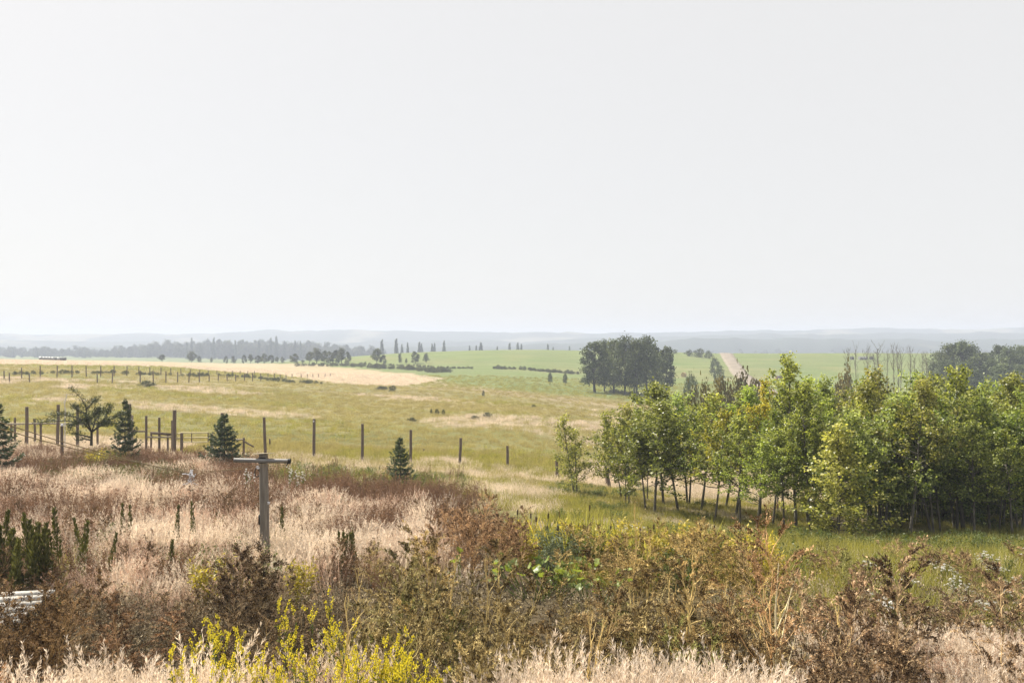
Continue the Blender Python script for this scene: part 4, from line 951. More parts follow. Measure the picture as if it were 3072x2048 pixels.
rail_thing('corral_rail', 'long pale rail on posts behind the scrubby pine', 'fence', 51, [
    ('post', Z1(360, 960), Z1(360, 905), .07, 'post'), ('post', Z1(860, 1000), Z1(860, 900), .07, 'post'), ('post', Z1(100, 930), Z1(100, 905), .07, 'post'), ('rail', Z1(60, 912), Z1(420, 907), .05, 'rail'), ('rail', Z1(420, 907), Z1(860, 912), .05, 'rail')])
rail_thing('pipe_gate', 'yellowed pipe gate with three rails beside the thick post', 'gate', 47, [
    ('gate_rail', Z1(1548, 1000), Z1(1600, 990), .03, 'pipe'), ('gate_rail', Z1(1600, 990), Z1(1836, 989), .03, 'pipe'), ('gate_rail', Z1(1548, 1034), Z1(1836, 1031), .03, 'pipe'), ('gate_rail', Z1(1600, 1072), Z1(1836, 1070), .03, 'pipe'), ('gate_rail', Z1(1548, 1050), Z1(1600, 1030), .03, 'pipe'),
    ('upright', Z1(1690, 1072), Z1(1690, 990), .028, 'post'), ('upright', Z1(1836, 1072), Z1(1836, 988), .035, 'post'), ('post', Z1(1602, 1075), Z1(1602, 990), .09, 'post')])
rail_thing('fence_brace', 'low post with rail and slanting brace right of the squat spruce', 'fence', 48, [
    ('post', Z1(2150, 1095), Z1(2150, 1033), .07, 'post'), ('post', Z1(1868, 1060), Z1(1868, 1000), .09, 'post'), ('rail', Z1(1990, 1046), Z1(2150, 1048), .05, 'rail'), ('rail', Z1(2150, 1058), Z1(2245, 1112), .05, 'post')])
# far pasture fences
UPL = [(38, 443), (192, 415), (357, 398), (503, 397), (636, 397), (762, 398), (888, 400), (1007, 401), (1117, 401), (1224, 404), (1322, 411), (1420, 413), (1508, 418), (1597, 424), (1680, 430), (1764, 434), (1840, 441), (1914, 452), (1985, 463), (2050, 472), (2118, 472), (2185, 465), (2243, 470)]
LOL = [(85, 462), (260, 470), (860, 468), (990, 462), (1237, 440), (1353, 438), (1463, 446), (1568, 453), (1665, 459), (1757, 466), (1845, 475), (1925, 480), (2005, 480), (2080, 476), (2157, 469), (2228, 462), (2300, 466)]
LO2 = [(22, 478), (98, 468), (170, 462), (240, 466), (305, 465), (360, 465), (415, 473), (467, 487), (517, 502), (600, 510), (653, 498), (703, 497), (752, 498), (808, 513), (855, 528)]
def far_fence(tops, name, lab, grp, d0, d1):
    n = len(tops)
    for i, (px, row) in enumerate(tops):
        f = i / max(1, n - 1); d = d0 * (d1 / d0) ** f; x, y, z = at(px, d); h = min(2.2, max(1.0, top_h(px, row, d)))
        o = round_post(h, .10, 60 + i, 0, 6).build(name, MAT['post'], None, (x, y, z)); tag(o, lab % ORD[i], 'post', grp)
far_fence([Z1(*q) for q in UPL], 'pasture_post', 'thin post of the upper far fence, %s from the left', 'posts of the upper far fence', 128, 215)
far_fence([Z1(*q) for q in LOL] + [Z2(*q) for q in LO2], 'pasture_post', 'thin post of the lower far fence, %s from the left', 'posts of the lower far fence', 122, 235)

# ------------------------------------------------------------------ clothesline pole, line, knot
def clothesline():
    d = 16.5; px, row = 265.5, 453; x, y, z = at(px, d); top = top_h(264, 453.5, d); e = empty('clothesline_pole', (x, y, z)); tag(e, 'grey wooden clothesline pole with metal pipe crossarm and cap plate', 'pole')
    t = np.linspace(0, 1, 7); b = B(); P = np.stack([-.045 * t, 0 * t, -.3 + t * (top + .3)], -1); b.tube(P, np.linspace(.105, .088, 7), 14); b.build('post', MAT['pole'], e, smooth=True)
    ax, az = -.045, top - .115
    b = B(); b.tube([(ax - .56, -.135, az + .008), (ax + .55, -.135, az - .012)], [.045, .045], 14); arm = b.build('crossarm', MAT['galv'], e, smooth=True)
    b = B(); b.tube([(ax + .55, -.135, az - .012), (ax + .60, -.135, az - .014)], [.055, .055], 12); b.tube([(ax + .60, -.16, az + .03), (ax + .625, -.16, az), (ax + .60, -.16, az - .03), (ax + .575, -.16, az), (ax + .60, -.16, az + .03)], [.008] * 5, 6); b.build('pulley', MAT['iron'], arm)
    b = B(); b.tube([(ax + .55, -.15, az - .03), (ax + .53, -.16, az - .10)], [.016, .012], 6); b.build('hook', MAT['iron'], arm)
    b = B(); b.box((0, 0, 0), (.36, .30, .012), [[1, 0, -.03], [0, 1, .12], [.03, -.12, 1]]); b.build('cap_plate', MAT['plate'], e, (ax + .01, 0, top + .012))
    b = B(); b.tube([(ax, -.10, az - .06), (ax, -.10, az + .06)], [.012, .012], 6); b.box((ax, -.095, az), (.15, .012, .12)); b.build('bracket', MAT['iron'], e)
    b = B(); th = np.linspace(.3, 5.6, 12); b.tube(np.stack([ax - .115 + .045 * np.cos(th), 0 * th - .05, az - .26 + .09 * np.sin(th)], -1), [.011] * 12, 6); b.build('wire_coil', MAT['iron'], e)
    b = B(); b.tube([(ax - .06, -.11, az - .17), (ax - .10, -.10, az - .12)], [.025, .03], 8); b.build('insulator', MAT['rope'], e)
    b = B(); b.box((-.115, -.03, top - 1.35), (.03, .05, .20)); b.build('bracket', MAT['iron'], e)
    b = B(); b.box((.085, -.065, top - 1.0), (.045, .008, .05)); b.build('tag', MAT['rope'], e)
    W = lambda px, row, dd: np.array([(px - 512) / F * dd, dd, CAMZ - (row - 341) / F * dd])
    def wire(pts, r): 
        pts = np.array(pts); s = np.linspace(0, 1, 40); k = np.linspace(0, 1, len(pts)); bb = B()
        Q = np.stack([np.interp(s, k, pts[:, j]) for j in range(3)], -1)
        for _ in range(6): Q[1:-1] = (Q[:-2] + 2 * Q[1:-1] + Q[2:]) / 4
        bb.tube(Q, [r] * 40, 5); return bb
    e2 = empty('clothesline', (0, 0, 0)); tag(e2, 'pair of thin brown lines sagging from the house to the pole', 'line')
    ae = np.array([x + ax + .6, y - .17, z + az])
    wire([(-8.2, 4.5, 4.55), W(-30, 411, 8.6), W(34, 433, 9.6), W(79, 446, 10.6), W(125, 458.5, 12), W(162, 467.5, 13.4), W(191, 473.5, 14.5)], .006).build('wire', MAT['wire'], e2)
    wire([(-8.2, 4.5, 4.35), W(-30, 419, 8.6), W(34, 438, 9.6), W(79, 449.5, 10.6), W(125, 460, 12), W(162, 467, 13.4), W(191, 473, 14.5)], .006).build('wire', MAT['wire'], e2)
    wire([W(191, 473.5, 14.5), W(215, 471, 15.2), W(245, 466, 16), ae], .0045).build('wire', MAT['wire'], e2)
    wire([W(162, 467, 13.4), W(191, 469.5, 14.7), W(215, 471, 15.2), W(262, 466, 16.2), ae + [-.1, 0, -.08]], .0035).build('wire', MAT['wire'], e2)
    rng = np.random.default_rng(9); c = W(191, 474.5, 14.5); b = B()
    for k in range(5):
        q = np.cumsum(rng.normal(size=(7, 3)) * .035, 0); b.tube(q - q.mean(0) + rng.normal(size=3) * .015, [.010] * 7, 6)
    for k in range(4): b.tube([(0, 0, 0), (rng.normal() * .05, 0, -.09), (rng.normal() * .09, 0, -.18)], [.007, .006, .004], 5)
    tag(b.build('rope_knot', MAT['rope'], None, tuple(c)), 'white knotted rope end tied on the sagging clothesline', 'rope')
clothesline()

# ------------------------------------------------------------------ bleached branch, white table in the weeds
def bleached():
    d = 40; x0, y0, z0 = at(Z1(578, 0)[0], d); b = B()
    P = lambda X, Y: np.array([(Z1(X, Y)[0] - 512) / F * d - x0, 0, CAMZ - (Z1(X, Y)[1] - 341) / F * d - z0])
    g = P(572, 900); g[2] = -.1
    b.tube([g, P(572, 860), P(577, 800), P(570, 740), P(578, 700), P(586, 670), P(588, 645)], [.03, .03, .028, .026, .026, .022, .012], 6, .6)
    b.tube([P(571, 745), P(561, 720), P(575, 700)], [.014, .016, .012], 5, .6)
    tag(b.build('dead_branch', MAT['bone'], None, (x0, d, z0), True), 'bleached white twisted dead branch standing left of the pine', 'branch')
bleached()
def table():
    x0, y0 = -7.95, 11.6; z0 = h1(x0, y0); e = empty('plank_table', (x0, y0, z0)); tag(e, 'low whitewashed plank table overgrown by weeds at the left edge', 'table')
    e.rotation_euler[2] = .18
    for k in range(8):
        b = B(); b.box((0, -.62 + k * .178, .66 + .03 * (k % 3)), (1.9, .165, .035)); b.build('plank', MAT['board'], e)
    for sx in (-.85, .85):
        for sy in (-.55, .55):
            b = B(); b.box((sx, sy, .30), (.09, .09, .66)); b.build('leg', MAT['pole'], e)
    for sy in (-.55, .55): b = B(); b.box((0, sy, .58), (1.6, .04, .10)); b.build('rail', MAT['pole'], e)
table()
# ------------------------------------------------------------------ far trees, bales, shed
FT = [broadleaf(600 + k, 8, w, 1500, .42, base, 'far', 'darkbark', lp) for k, (w, base, lp) in enumerate([(6.5, .12, 16), (5.5, .25, 14), (4.8, .08, 14), (6.0, .18, 18)])]
FB = [broadleaf(610 + k, 3, 4.4, 900, .30, .02, 'bush', 'darkbark', 14) for k in range(2)]
BIG = [broadleaf(620 + k, 15, w, 4200, .46, base, 'far', 'darkbark', lp) for k, (w, base, lp) in enumerate([(9, .14, 26), (8, .20, 24), (7, .12, 22), (10, .16, 30)])]
FSP = [spruce(630 + k, 10, w, 15, 8, 'spruce', .07, .55) for k, w in enumerate([3.4, 2.8, 4.2])]
R4 = random.Random(4)
def ftree(name, variants, h0, w0, px, toprow, botrow, wpx, label, group=None, d=None, color=None, cat='tree'):
    if d is None: d = hit(px, botrow, 60)[1]
    x, y, z = at(px, d); h = top_h(px, toprow, d); w = wpx / F * d
    v = R4.randrange(len(variants)); sx = w / (w0[v] if isinstance(w0, list) else w0)
    return place(name, variants[v], (x, y, z), R4.random() * 6.28, (sx, sx, h / h0), label, cat, group, color)
W4 = [6.5, 5.5, 4.8, 6.0]
k_ = .113379
G1 = 'trees at the hayfield edge'
for i, (X, T, Bt, w) in enumerate([(1430, 300, 346, 75), (1690, 272, 356, 95), (1757, 313, 357, 48), (1865, 324, 362, 28), (1995, 310, 372, 42), (2060, 313, 372, 62), (2150, 300, 376, 50), (2210, 298, 378, 60)]):
    px, t = Z1(X, T); ftree('field_tree', FT, 8, W4, px, t, 0, w * k_, ['low bare-looking shrub at the far edge of the hayfield', 'round dark tree at the far edge of the hayfield', 'small tree touching the round dark tree', 'tiny tree left of the hayfield hedge', 'narrow tree at the left end of the hayfield hedge', 'second tree of the hayfield hedge', 'third tree of the hayfield hedge', 'fourth tree of the hayfield hedge'][i], G1, 410, (1, 1, 1))
for i, (X, T, w, d) in enumerate([(215, 305, 70, 400), (270, 292, 80, 395), (335, 300, 75, 395), (385, 320, 40, 390), (435, 318, 42, 385), (535, 288, 98, 375), (615, 345, 32, 375), (670, 275, 75, 365), (735, 245, 120, 360), (800, 262, 90, 365), (855, 268, 100, 360), (905, 255, 90, 355), (955, 243, 110, 350), (1010, 270, 60, 355)]):
    px, t = Z2(X, T); ftree('field_tree', FT, 8, W4, px, t, 0, w * k_, 'hazy green tree in the row behind the hayfield, %s from its left' % ORD[i], 'tree row behind the hayfield', d)
for i, (X, T, w, lb) in enumerate([(1265, 245, 110, 'leaning round tree at the foot of the green hill'), (1325, 300, 70, 'bush-like tree beside the leaning round tree'), (1470, 288, 45, 'thin small tree on the green hill between two bigger ones'), (1525, 335, 28, 'tiny sapling on the green hill'), (1605, 268, 95, 'wispy wide tree on the green hill above the brush'), (1700, 288, 62, 'slim tree with bare trunk on the green hill')]):
    px, t = Z2(X, T); ftree('field_tree', FT, 8, W4, px, t, 0, w * k_, lb, None, 345, (1.1, 1.15, 1.1))
for i, (X, T, Bt, w) in enumerate([(735, 460, 570, 55), (868, 465, 580, 48)]):
    px, t = Z3(X, T); _, bb = Z3(X, Bt); ftree('field_tree', FT[1:2], 8, 5.5, px, t, bb, w * k_, ['left one of two small lollipop trees on the green slope', 'right one of two small lollipop trees on the green slope'][i], None, None, (1.2, 1.2, 1.1))
# big poplar grove
for i, (X, T, w, d, k, lb) in enumerate([(1130, 172, 290, 214, 2, 'leftmost poplar of the big dark grove, hanging crown'), (1215, 165, 170, 220, 1, 'poplar second from left in the big dark grove'), (1300, 150, 270, 212, 0, 'broad poplar left of the big dark grove centre'), (1395, 128, 300, 208, 3, 'broad tallest poplar in the middle of the big dark grove'), (1500, 145, 240, 206, 0, 'poplar right of the big dark grove centre'), (1590, 130, 265, 209, 1, 'tall poplar near the right of the big dark grove'), (1660, 190, 130, 214, 2, 'narrow poplar near the right end of the big dark grove'), (1760, 215, 190, 218, 2, 'lower separate poplar at the right end of the big dark grove'), (1480, 200, 200, 216, 3, 'poplar at the back of the big dark grove')]):
    px, t = Z3(X, T); x, y, z = at(px, d); h = top_h(px, t, d); w0 = [9, 8, 7, 10][k]; s = w * k_ / F * d / w0
    place('poplar_tree', BIG[k], (x, y, z), R4.random() * 6.28, (s, s, h / 15), lb, 'tree', None, (1.15, 1.25, 1.1))
# skyline spruces behind the green hill
SK = [Z2(*q) for q in [(1310, 168), (1437, 163), (1487, 212), (1538, 195), (1640, 190), (1660, 205), (1755, 205), (1775, 200), (1858, 180), (2083, 220), (2142, 222), (2185, 197), (2327, 230)]] + [Z3(*q) for q in [(85, 222), (123, 198), (270, 230), (378, 200), (450, 196), (482, 207), (716, 208), (762, 236), (906, 226)]]
for i, (px, t) in enumerate(SK):
    h = R4.uniform(11, 15) ; d = 680; x, y, z = at(px, d); hh = top_h(px, t, d); s = hh / 10
    w = s * R4.uniform(.45, .65)
    place('spruce_tree', FSP[i % 3], (x, y, z), R4.random() * 6.28, (w, w, s), 'hazy spruce tip above the green hill crest, %s from the left' % ORD[i], 'tree', 'spruce tips above the green hill')
TL = [Z1(*q) for q in [(1648, 190), (1690, 155), (1765, 200), (1885, 150), (2075, 175), (2282, 175)]] + [Z2(*q) for q in [(225, 175), (330, 155), (380, 140), (450, 178), (545, 178), (592, 182)]]
for i, (px, t) in enumerate(TL):
    d = 900; x, y, z = at(px, d); hh = top_h(px, t, d); s = hh / 10
    place('spruce_tree', FSP[i % 3], (x, y, z), R4.random() * 6.28, (s * .5, s * .5, s), 'hazy spruce spire standing out of the far wood, %s from the left' % ORD[i], 'tree', 'spruce spires in the far wood')
# far wood: one mass
rng = np.random.default_rng(8); n = 900
px = rng.uniform(-60, 385, n); d = rng.uniform(930, 1150, n)
keep = ~((px < 108) & (rng.random(n) < .25)); px, d = px[keep], d[keep]
x = (px - 512) / F * d; trow = np.interp(px, [-60, 0, 55, 90, 100, 112, 160, 233, 300, 330, 360, 385], [347, 347, 348, 347, 350, 348, 344, 342.5, 343, 344.5, 346.5, 350])
hh = np.clip(CAMZ - (trow - 341) / F * d - H(x, d), 4, 30) * rng.uniform(.75, 1.03, len(x))
srcs = [FT[0][1][1], FT[2][1][1], FT[3][1][1], FSP[0][1][1]]
idx = rng.choice(4, len(x), p=[.3, .28, .27, .15]); sc = np.where(idx == 3, hh / 10, hh / 8)
layer('far_wood', srcs, x, d, sc * .98, 'blue hazy wood filling the far side of the valley', idx)
px = rng.uniform(560, 1080, 260); d = rng.uniform(1250, 1500, 260); x = (px - 512) / F * d
layer('valley_wood', srcs[:3], x, d, rng.uniform(1.2, 2.2, 260), 'pale hazy woods beyond the right-hand crest')
# right-hand dark grove and dead trees
for i, (X, T, w, d) in enumerate([(1700, 225, 200, 235), (1790, 165, 260, 230), (1880, 150, 260, 228), (1960, 185, 220, 232), (2040, 240, 160, 236), (2100, 290, 180, 222), (2160, 178, 190, 240), (2240, 190, 220, 232), (2330, 180, 220, 236), (2420, 185, 240, 230), (1750, 300, 220, 215), (1900, 310, 240, 212), (2200, 320, 240, 210), (2330, 330, 240, 212)]):
    px, t = Z4(X, T); x, y, z = at(px, d); h = top_h(px, t, d); k = R4.randrange(4); s = w * .130669 / F * d / [9, 8, 7, 10][k]
    place('broadleaf_tree', BIG[k], (x, y, z), R4.random() * 6.28, (s, s, h / 15), 'hazy dark green tree in the wood at the right edge, %s of the group' % ORD[i], 'tree', 'wood at the right edge', (1.25, 1.35, 1.2))
def dead_tree(seed, h, broom):
    rng = np.random.default_rng(seed); b = B(); t = np.linspace(0, 1, 6)
    P = np.stack([np.cumsum(rng.normal(size=6)) * .12, np.cumsum(rng.normal(size=6)) * .12, t * h - .2], -1); b.tube(P, np.linspace(.12, .04, 6), 6)
    tw = B()
    for k in range(22):
        t0 = rng.uniform(.62, .98) if k > 4 else rng.uniform(.35, .6); p0 = path_at(P, float(t0)); a = rng.random() * 6.28; L = rng.uniform(.8, 2.4) * broom
        p1 = p0 + np.array([math.cos(a) * L * .5, math.sin(a) * L * .5, L * .9]); tw.tube([p0, (p0 + p1) / 2 + rng.normal(size=3) * .1, p1], [.028, .02, .01], 4)
        for j in range(3):
            q = (p0 + p1) / 2 + (p1 - p0) * rng.uniform(-.1, .5); tw.tube([q, q + np.array([rng.normal() * .35, rng.normal() * .35, rng.uniform(.3, .8)]) * broom], [.022, .01], 4)
    return [('trunk', b.mesh('trunk', MAT['bark'])), ('branches', tw.mesh('branches', MAT['bark']))]
DT = [dead_tree(640, 12, 1.0), dead_tree(641, 12, .8), dead_tree(642, 12, 1.2)]
for i, (X, T) in enumerate([(1010, 205), (1075, 172), (1150, 180), (1200, 240), (1257, 163), (1310, 205), (1342, 175), (1385, 180), (1412, 195), (1470, 190), (1527, 240), (1580, 225), (1594, 235)]):
    px, t = Z4(X, T); d = 150 + (i % 3) * 8; x, y, z = at(px, d); h = top_h(px, t, d)
    place('dead_tree', DT[i % 3], (x, y, z), R4.random() * 6.28, (.8 if i != 4 else 1.3, .8 if i != 4 else 1.3, h / 13), 'bare dead tree above the aspen grove, %s from the left' % ORD[i], 'tree', 'bare dead trees behind the grove')
# roadside bushes and hazy scrub behind the grove
for i, (X, T, w, d, lb) in enumerate([(1960, 262, 90, 385, 'round bush on the crest left of the road'), (2050, 250, 110, 380, 'largest round bush on the crest left of the road'), (2130, 268, 80, 375, 'bush on the crest nearest the road'), (1835, 255, 60, 400, 'low bush on the crest beside the big grove'), (2190, 330, 100, 300, 'grey-green roadside tree below the crest'), (2230, 400, 110, 260, 'grey-green roadside bush nearer than the roadside tree'), (1990, 480, 110, 190, 'dark bush beside the hay bale'), (1950, 500, 80, 180, 'dark narrow bush left of the one beside the hay bale')]):
    px, t = Z3(X, T); x, y, z = at(px, d); h = top_h(px, t, d); s = w * k_ / F * d / 4.4
    place('field_bush', FB[i % 2], (x, y, z), R4.random() * 6.28, (s, s, h / 3), lb, 'bush', None, (.8, .95, .95))
for i, (px, t, w, d) in enumerate([(705, 385, 26, 95), (722, 378, 30, 105), (740, 374, 28, 110), (756, 380, 26, 100), (690, 392, 24, 90), (775, 392, 26, 100), (845, 372, 30, 120), (838, 385, 26, 110)]):
    x, y, z = at(px, d); h = top_h(px, t, d); s = w / F * d / 4.4
    place('field_bush', FB[i % 2], (x, y, z), R4.random() * 6.28, (s, s, h / 3), 'hazy brownish scrub bush just behind the aspen tops', 'bush', 'scrub bushes behind the grove', (1.3, 1.05, .75))
# low bushes in the pasture
for i, (q, w, hh, lb) in enumerate([(Z1(1290, 585), 170, .95, 'low dark bush on the small green mound'), (Z2(1405, 628), 75, 1.2, 'dark bush at the lower edge of the hayfield'), (Z2(1310, 612), 160, .7, 'low spreading bush at the lower edge of the hayfield'), (Z2(2205, 672), 26, 1.2, 'lone dark dot of a bush on the green slope'), (Z2(1745, 822), 24, .6, 'leftmost of three dark tussocks in the pasture'), (Z2(1795, 830), 40, .7, 'middle of three dark tussocks in the pasture'), (Z2(1852, 830), 30, .65, 'right one of three dark tussocks in the pasture'), (Z2(2240, 850), 90, .6, 'wide dark tussock in the middle of the pasture'), (Z2(1575, 885), 100, .4, 'flat dark tussock left in the middle pasture'), (Z2(2130, 873), 70, .35, 'flat dark tussock below the wide one'), (Z3(590, 770), 50, .5, 'small dark tussock near the big grove'), (Z1(995, 470), 50, .9, 'dark bush against the far fence'), (Z3(70, 868), 70, .4, 'dark tussock right of the wide one')]):
    x, y, z = hit(*q, 40); d = y; s = w * k_ / F * d / 4.4
    place('low_bush', FB[i % 2], (x, y, z - .05), R4.random() * 6.28, (s, s * 1.2, hh / 2.9), lb, 'bush', None, (.55, .6, .6))
def strip(name, pts, n, sc, label, seed, spread=3):
    rng = np.random.default_rng(seed); P = np.array([hit(*q, 100)[:2] for q in pts]); u = rng.random(n)
    k = np.linspace(0, 1, len(P)); xs = np.interp(u, k, P[:, 0]) + rng.normal(size=n) * spread * .4; ys = np.interp(u, k, P[:, 1]) + rng.normal(size=n) * spread
    layer(name, [FB[0][1][1], FB[1][1][1]], xs, ys, rng.uniform(.6, 1.3, n) * sc, label)
strip('brush_strip', [Z2(560, 405), Z2(1000, 400), Z2(1250, 420), Z2(1500, 430), Z2(1750, 450), Z2(1900, 455)], 130, .42, 'dark low brush between hayfield and green hill', 1)
strip('brush_strip', [Z3(230, 425), Z3(450, 430), Z3(650, 450), Z3(850, 465), Z3(990, 475)], 90, .30, 'dark brush line crossing the green slope', 2, 1.2)
strip('brush_strip', [Z2(1300, 392), Z2(1600, 405), Z2(1900, 425), Z2(2110, 428)], 60, .22, 'thin hedge line on the green hill', 3, .8)
strip('brush_strip', [Z1(0, 490), Z1(500, 470), Z1(1000, 470), Z1(1500, 490), Z1(2000, 495), Z1(2352, 520), Z2(400, 545), Z2(800, 560)], 150, .20, 'rank grass and low brush along the far fence', 4, 2.5)
strip('brush_strip', [Z3(1650, 660), Z3(1450, 655), Z3(1250, 640)], 30, .30, 'tangled brush under the big grove', 5, 1.5)
# bales
def bale_mesh(r, L, mat):
    b = B(); b.tube([(-L / 2, 0, r), (-L / 2 + .06, 0, r), (L / 2 - .06, 0, r), (L / 2, 0, r)], [r * .94, r, r, r * .94], 16); return b.mesh('bale', mat, False)
BM = bale_mesh(.9, 1.3, MAT['bale']); BW = bale_mesh(.75, 1.5, MAT['wrap']); BD = bale_mesh(.75, 1.5, MAT['wrapdark'])
def bale(me, px, row, rz, label, group=None, d=None, sc=1):
    if d is None: x, y, z = hit(px, row, 100)
    else: x, y, z = at(px, d)
    o = link('hay_bale', me, None, (x, y, z - .05)); o.rotation_euler[2] = rz; o.scale = (sc,) * 3; tag(o, label, 'bale', group)
px, row = Z3(1915, 500); bale(BM, px, row, .9, 'round hay bale alone on the green slope right of the grove')
for i, (X, me) in enumerate([(360, BW), (392, BW), (418, BW), (445, BW), (470, BW), (498, BD), (520, BW), (545, BD), (570, BD)]):
    bale(me, Z1(X, 0)[0], 0, .3, 'wrapped bale in the pale row at the far left field edge, %s from the left' % ORD[i], 'wrapped bales at the field edge', 322, .8)
for i, X in enumerate([1035, 1098, 1118, 1140, 1185]):
    bale(BD if i in (0, 4) else BW, Z4(X, 0)[0], 0, .5, 'bale in the far green field behind the dead trees, %s from the left' % ORD[i], 'bales behind the dead trees', 372, 1.0)
# small shed seen over the aspens
px, row = Z4(478, 440); x, y, z = hit(px, 379.5, 150); d = y; e = empty('small_shed', (x, y, z)); tag(e, 'small brown shed glimpsed over the aspen tops', 'shed')
zt = CAMZ - (Z4(0, 425)[1] - 341) / F * d - z
b = B(); b.box((0, 0, zt / 2 - .3), (2.2, 1.6, zt + .6)); b.build('wall', MAT['shed'], e)
b = B(); b.box((0, 0, zt + .08), (2.1, 1.9, .14)); b.build('roof', MAT['shedroof'], e)
b = B(); b.box((-.3, -.815, zt - 1.0), (.8, .03, 1.8)); b.build('door', MAT['shedroof'], e)

# ------------------------------------------------------------------ grass and undergrowth (nobody could count it)
OL = [grass_clump(700 + k, 60, .30, .42, .012, 'olive') for k in range(3)]
LU = [grass_clump(710 + k, 60, .32, .40, .013, 'lush') for k in range(2)]
PS = [grass_clump(715 + k, 50, .34, .42, .010, 'pale', 3, .25) for k in range(2)]
PL = [grass_clump(720 + k, 46, .85, .36, .008, 'pale' if k % 3 else 'pinkgrass', 11, .22, .22, .010) for k in range(6)]
PB = [grass_clump(730 + k, 40, 1.05, .32, .007, 'pale', 22, .20, .12, .008) for k in range(3)]
RU = [rust_clump(740 + k, 12, .85, .38) for k in range(4)]
RW = [rust_clump(745 + k, 12, .55, .36, 'weed') for k in range(3)]
LG = [grass_clump(750 + k, 70, .50, .36, .012, 'lush', 0, .1, .25) for k in range(3)]
GC = [leafy_clump(760 + k, 260, .55, .35, .07, 'green') for k in range(2)]
BC = [leafy_clump(765 + k, 420, .75, .5, .07, 'bush', 10) for k in range(2)]
def zone_idx(x, d, px, seed):
    rng = np.random.default_rng(seed); n1 = fbm(x / 16, d / 10, 51, 4); n2 = fbm(x / 20 + 4, d / 9, 71, 3)
    i = rng.integers(0, 3, len(x)); lush = (n2 > .50) & (rng.random(len(x)) < .6); dry = (n1 > .55) & (rng.random(len(x)) < .7)
    i = np.where(lush, 3 + rng.integers(0, 2, len(x)), i); i = np.where(dry, 5 + rng.integers(0, 2, len(x)), i)
    near = (d < 52) & (rng.random(len(x)) < .25) & (px < 560); return np.where(near, 5 + rng.integers(0, 2, len(x)), i)
x, d, px = sample(13000, -60, 1090, 27, 62, 1, lambda p, d, x: np.where((p < 440) & (d < 40), .25, 1.0) * np.where((p > 640) & (d < 44), .3, 1))
layer('pasture_grass', OL + LU + PS, x, d, np.interp(d, [27, 62], [.9, 1.15]), 'olive and straw-coloured pasture grass beyond the weeds', zone_idx(x, d, px, 5))
x, d, px = sample(12000, -60, 1090, 62, 135, 2, lambda p, d, x: np.where(p > 700, .3, 1))
layer('pasture_grass', OL + LU + PS, x, d, np.interp(d, [62, 135], [1.1, 1.3]), 'thinner grass on the farther pasture up to the fence', zone_idx(x, d, px, 6))
x, d, px = sample(9000, -60, 760, 135, 270, 22)
layer('pasture_grass', OL + LU + PS, x, d, np.interp(d, [135, 270], [1.4, 1.7]), 'sparse grass tufts on the distant slopes', zone_idx(x, d, px, 7) if False else np.where(inpoly(x, d, HAY), 5 + (px.astype(int) % 2), np.where(d > 190, 3 + (px.astype(int) % 2), px.astype(int) % 3)))
pn = lambda x, d: fbm(x / 1.5 + 7, d / 2.1 + 2, 81, 4)
CREAM = [(98, 477, 30, 9), (141, 497, 32, 10), (189, 490, 26, 10), (163, 536, 75, 13), (305, 534, 44, 16), (407, 522, 34, 17), (305, 503, 30, 7), (211, 458, 30, 7), (22, 473, 25, 8), (10, 452, 60, 6), (100, 449, 40, 4), (150, 445, 120, 5), (174, 580, 45, 14), (350, 545, 50, 10), (60, 500, 40, 9), (20, 540, 30, 10)]
BROWN = [(229, 484, 26, 10), (370, 488, 105, 12), (26, 485, 30, 8), (60, 463, 60, 6), (160, 470, 40, 6), (110, 512, 30, 7), (240, 505, 20, 10), (355, 510, 25, 8), (30, 520, 40, 12), (455, 505, 25, 14)]
GREEN = [(242, 520, 18, 10), (131, 560, 70, 7), (300, 514, 22, 8), (190, 552, 40, 8), (90, 530, 20, 8), (330, 560, 40, 8), (290, 468, 60, 7), (430, 478, 60, 8)]
n = 15000
x, d, px = sample(n, -90, 490, 13.0, 43, 3); rng = np.random.default_rng(12)
row = 341 + (CAMZ - H(x, d) - .45) / d * F
gs = lambda L: sum(np.exp(-.5 * ((px - a) / sx) ** 2 - .5 * ((row - b_) / sy) ** 2) for a, b_, sx, sy in L)
nz = fbm(x / 1.1 + 7, d / 1.5 + 2, 81, 4); nz2 = fbm(x / .9 + 3, d / 1.2 + 5, 85, 3)
edge = sst(490, 430, px - (d < 17) * 20) * sst(46, 38, d)
wc = (gs(CREAM) * 1.1 + .05) * sst(.28, .50, nz); wb = (gs(BROWN) * 1.9 + .30) * sst(.60, .36, nz) * 1.2; wg = (gs(GREEN) + .05) * sst(.38, .52, nz2)
wc = np.where((px > 290) & (d > 29.5), wc * .2, wc); wb = np.where((px > 270) & (d > 29.5), wb * .05, wb)
tot = wc + wb + wg; u = rng.random(len(x)) * np.maximum(tot, .85)
keep = (rng.random(len(x)) < edge * .42)
kc = keep & (u < wc); kb = keep & (u >= wc) & (u < wc + wb); kg = keep & (u >= wc + wb) & (u < tot)
pk = (rng.random(len(x)) < .72 - .5 * gs(CREAM))
layer('pale_grass', PL, x[kc], d[kc], (np.interp(d, [13, 43], [.85, .7]) * (.7 + .6 * fbm(x / 1.2, d / 1.2, 33, 2)))[kc], 'feathery cream and pinkish dry grass filling the left middle ground', np.where(pk, rng.choice([0, 3], len(x)), rng.choice([1, 2, 4, 5], len(x)))[kc])
layer('rust_weeds', RU, x[kb], d[kb], np.interp(d, [13, 42], [.9, .9])[kb], 'rusty brown dried weeds in patches and a band behind the pale grass')
layer('green_weeds', GC + LG, x[kg], d[kg], .85, 'small green weeds between the pale grass and brown stalks')
x, d, px = sample(420, 40, 185, 26, 33, 6, lambda p, d, x: .75 + 0 * p)
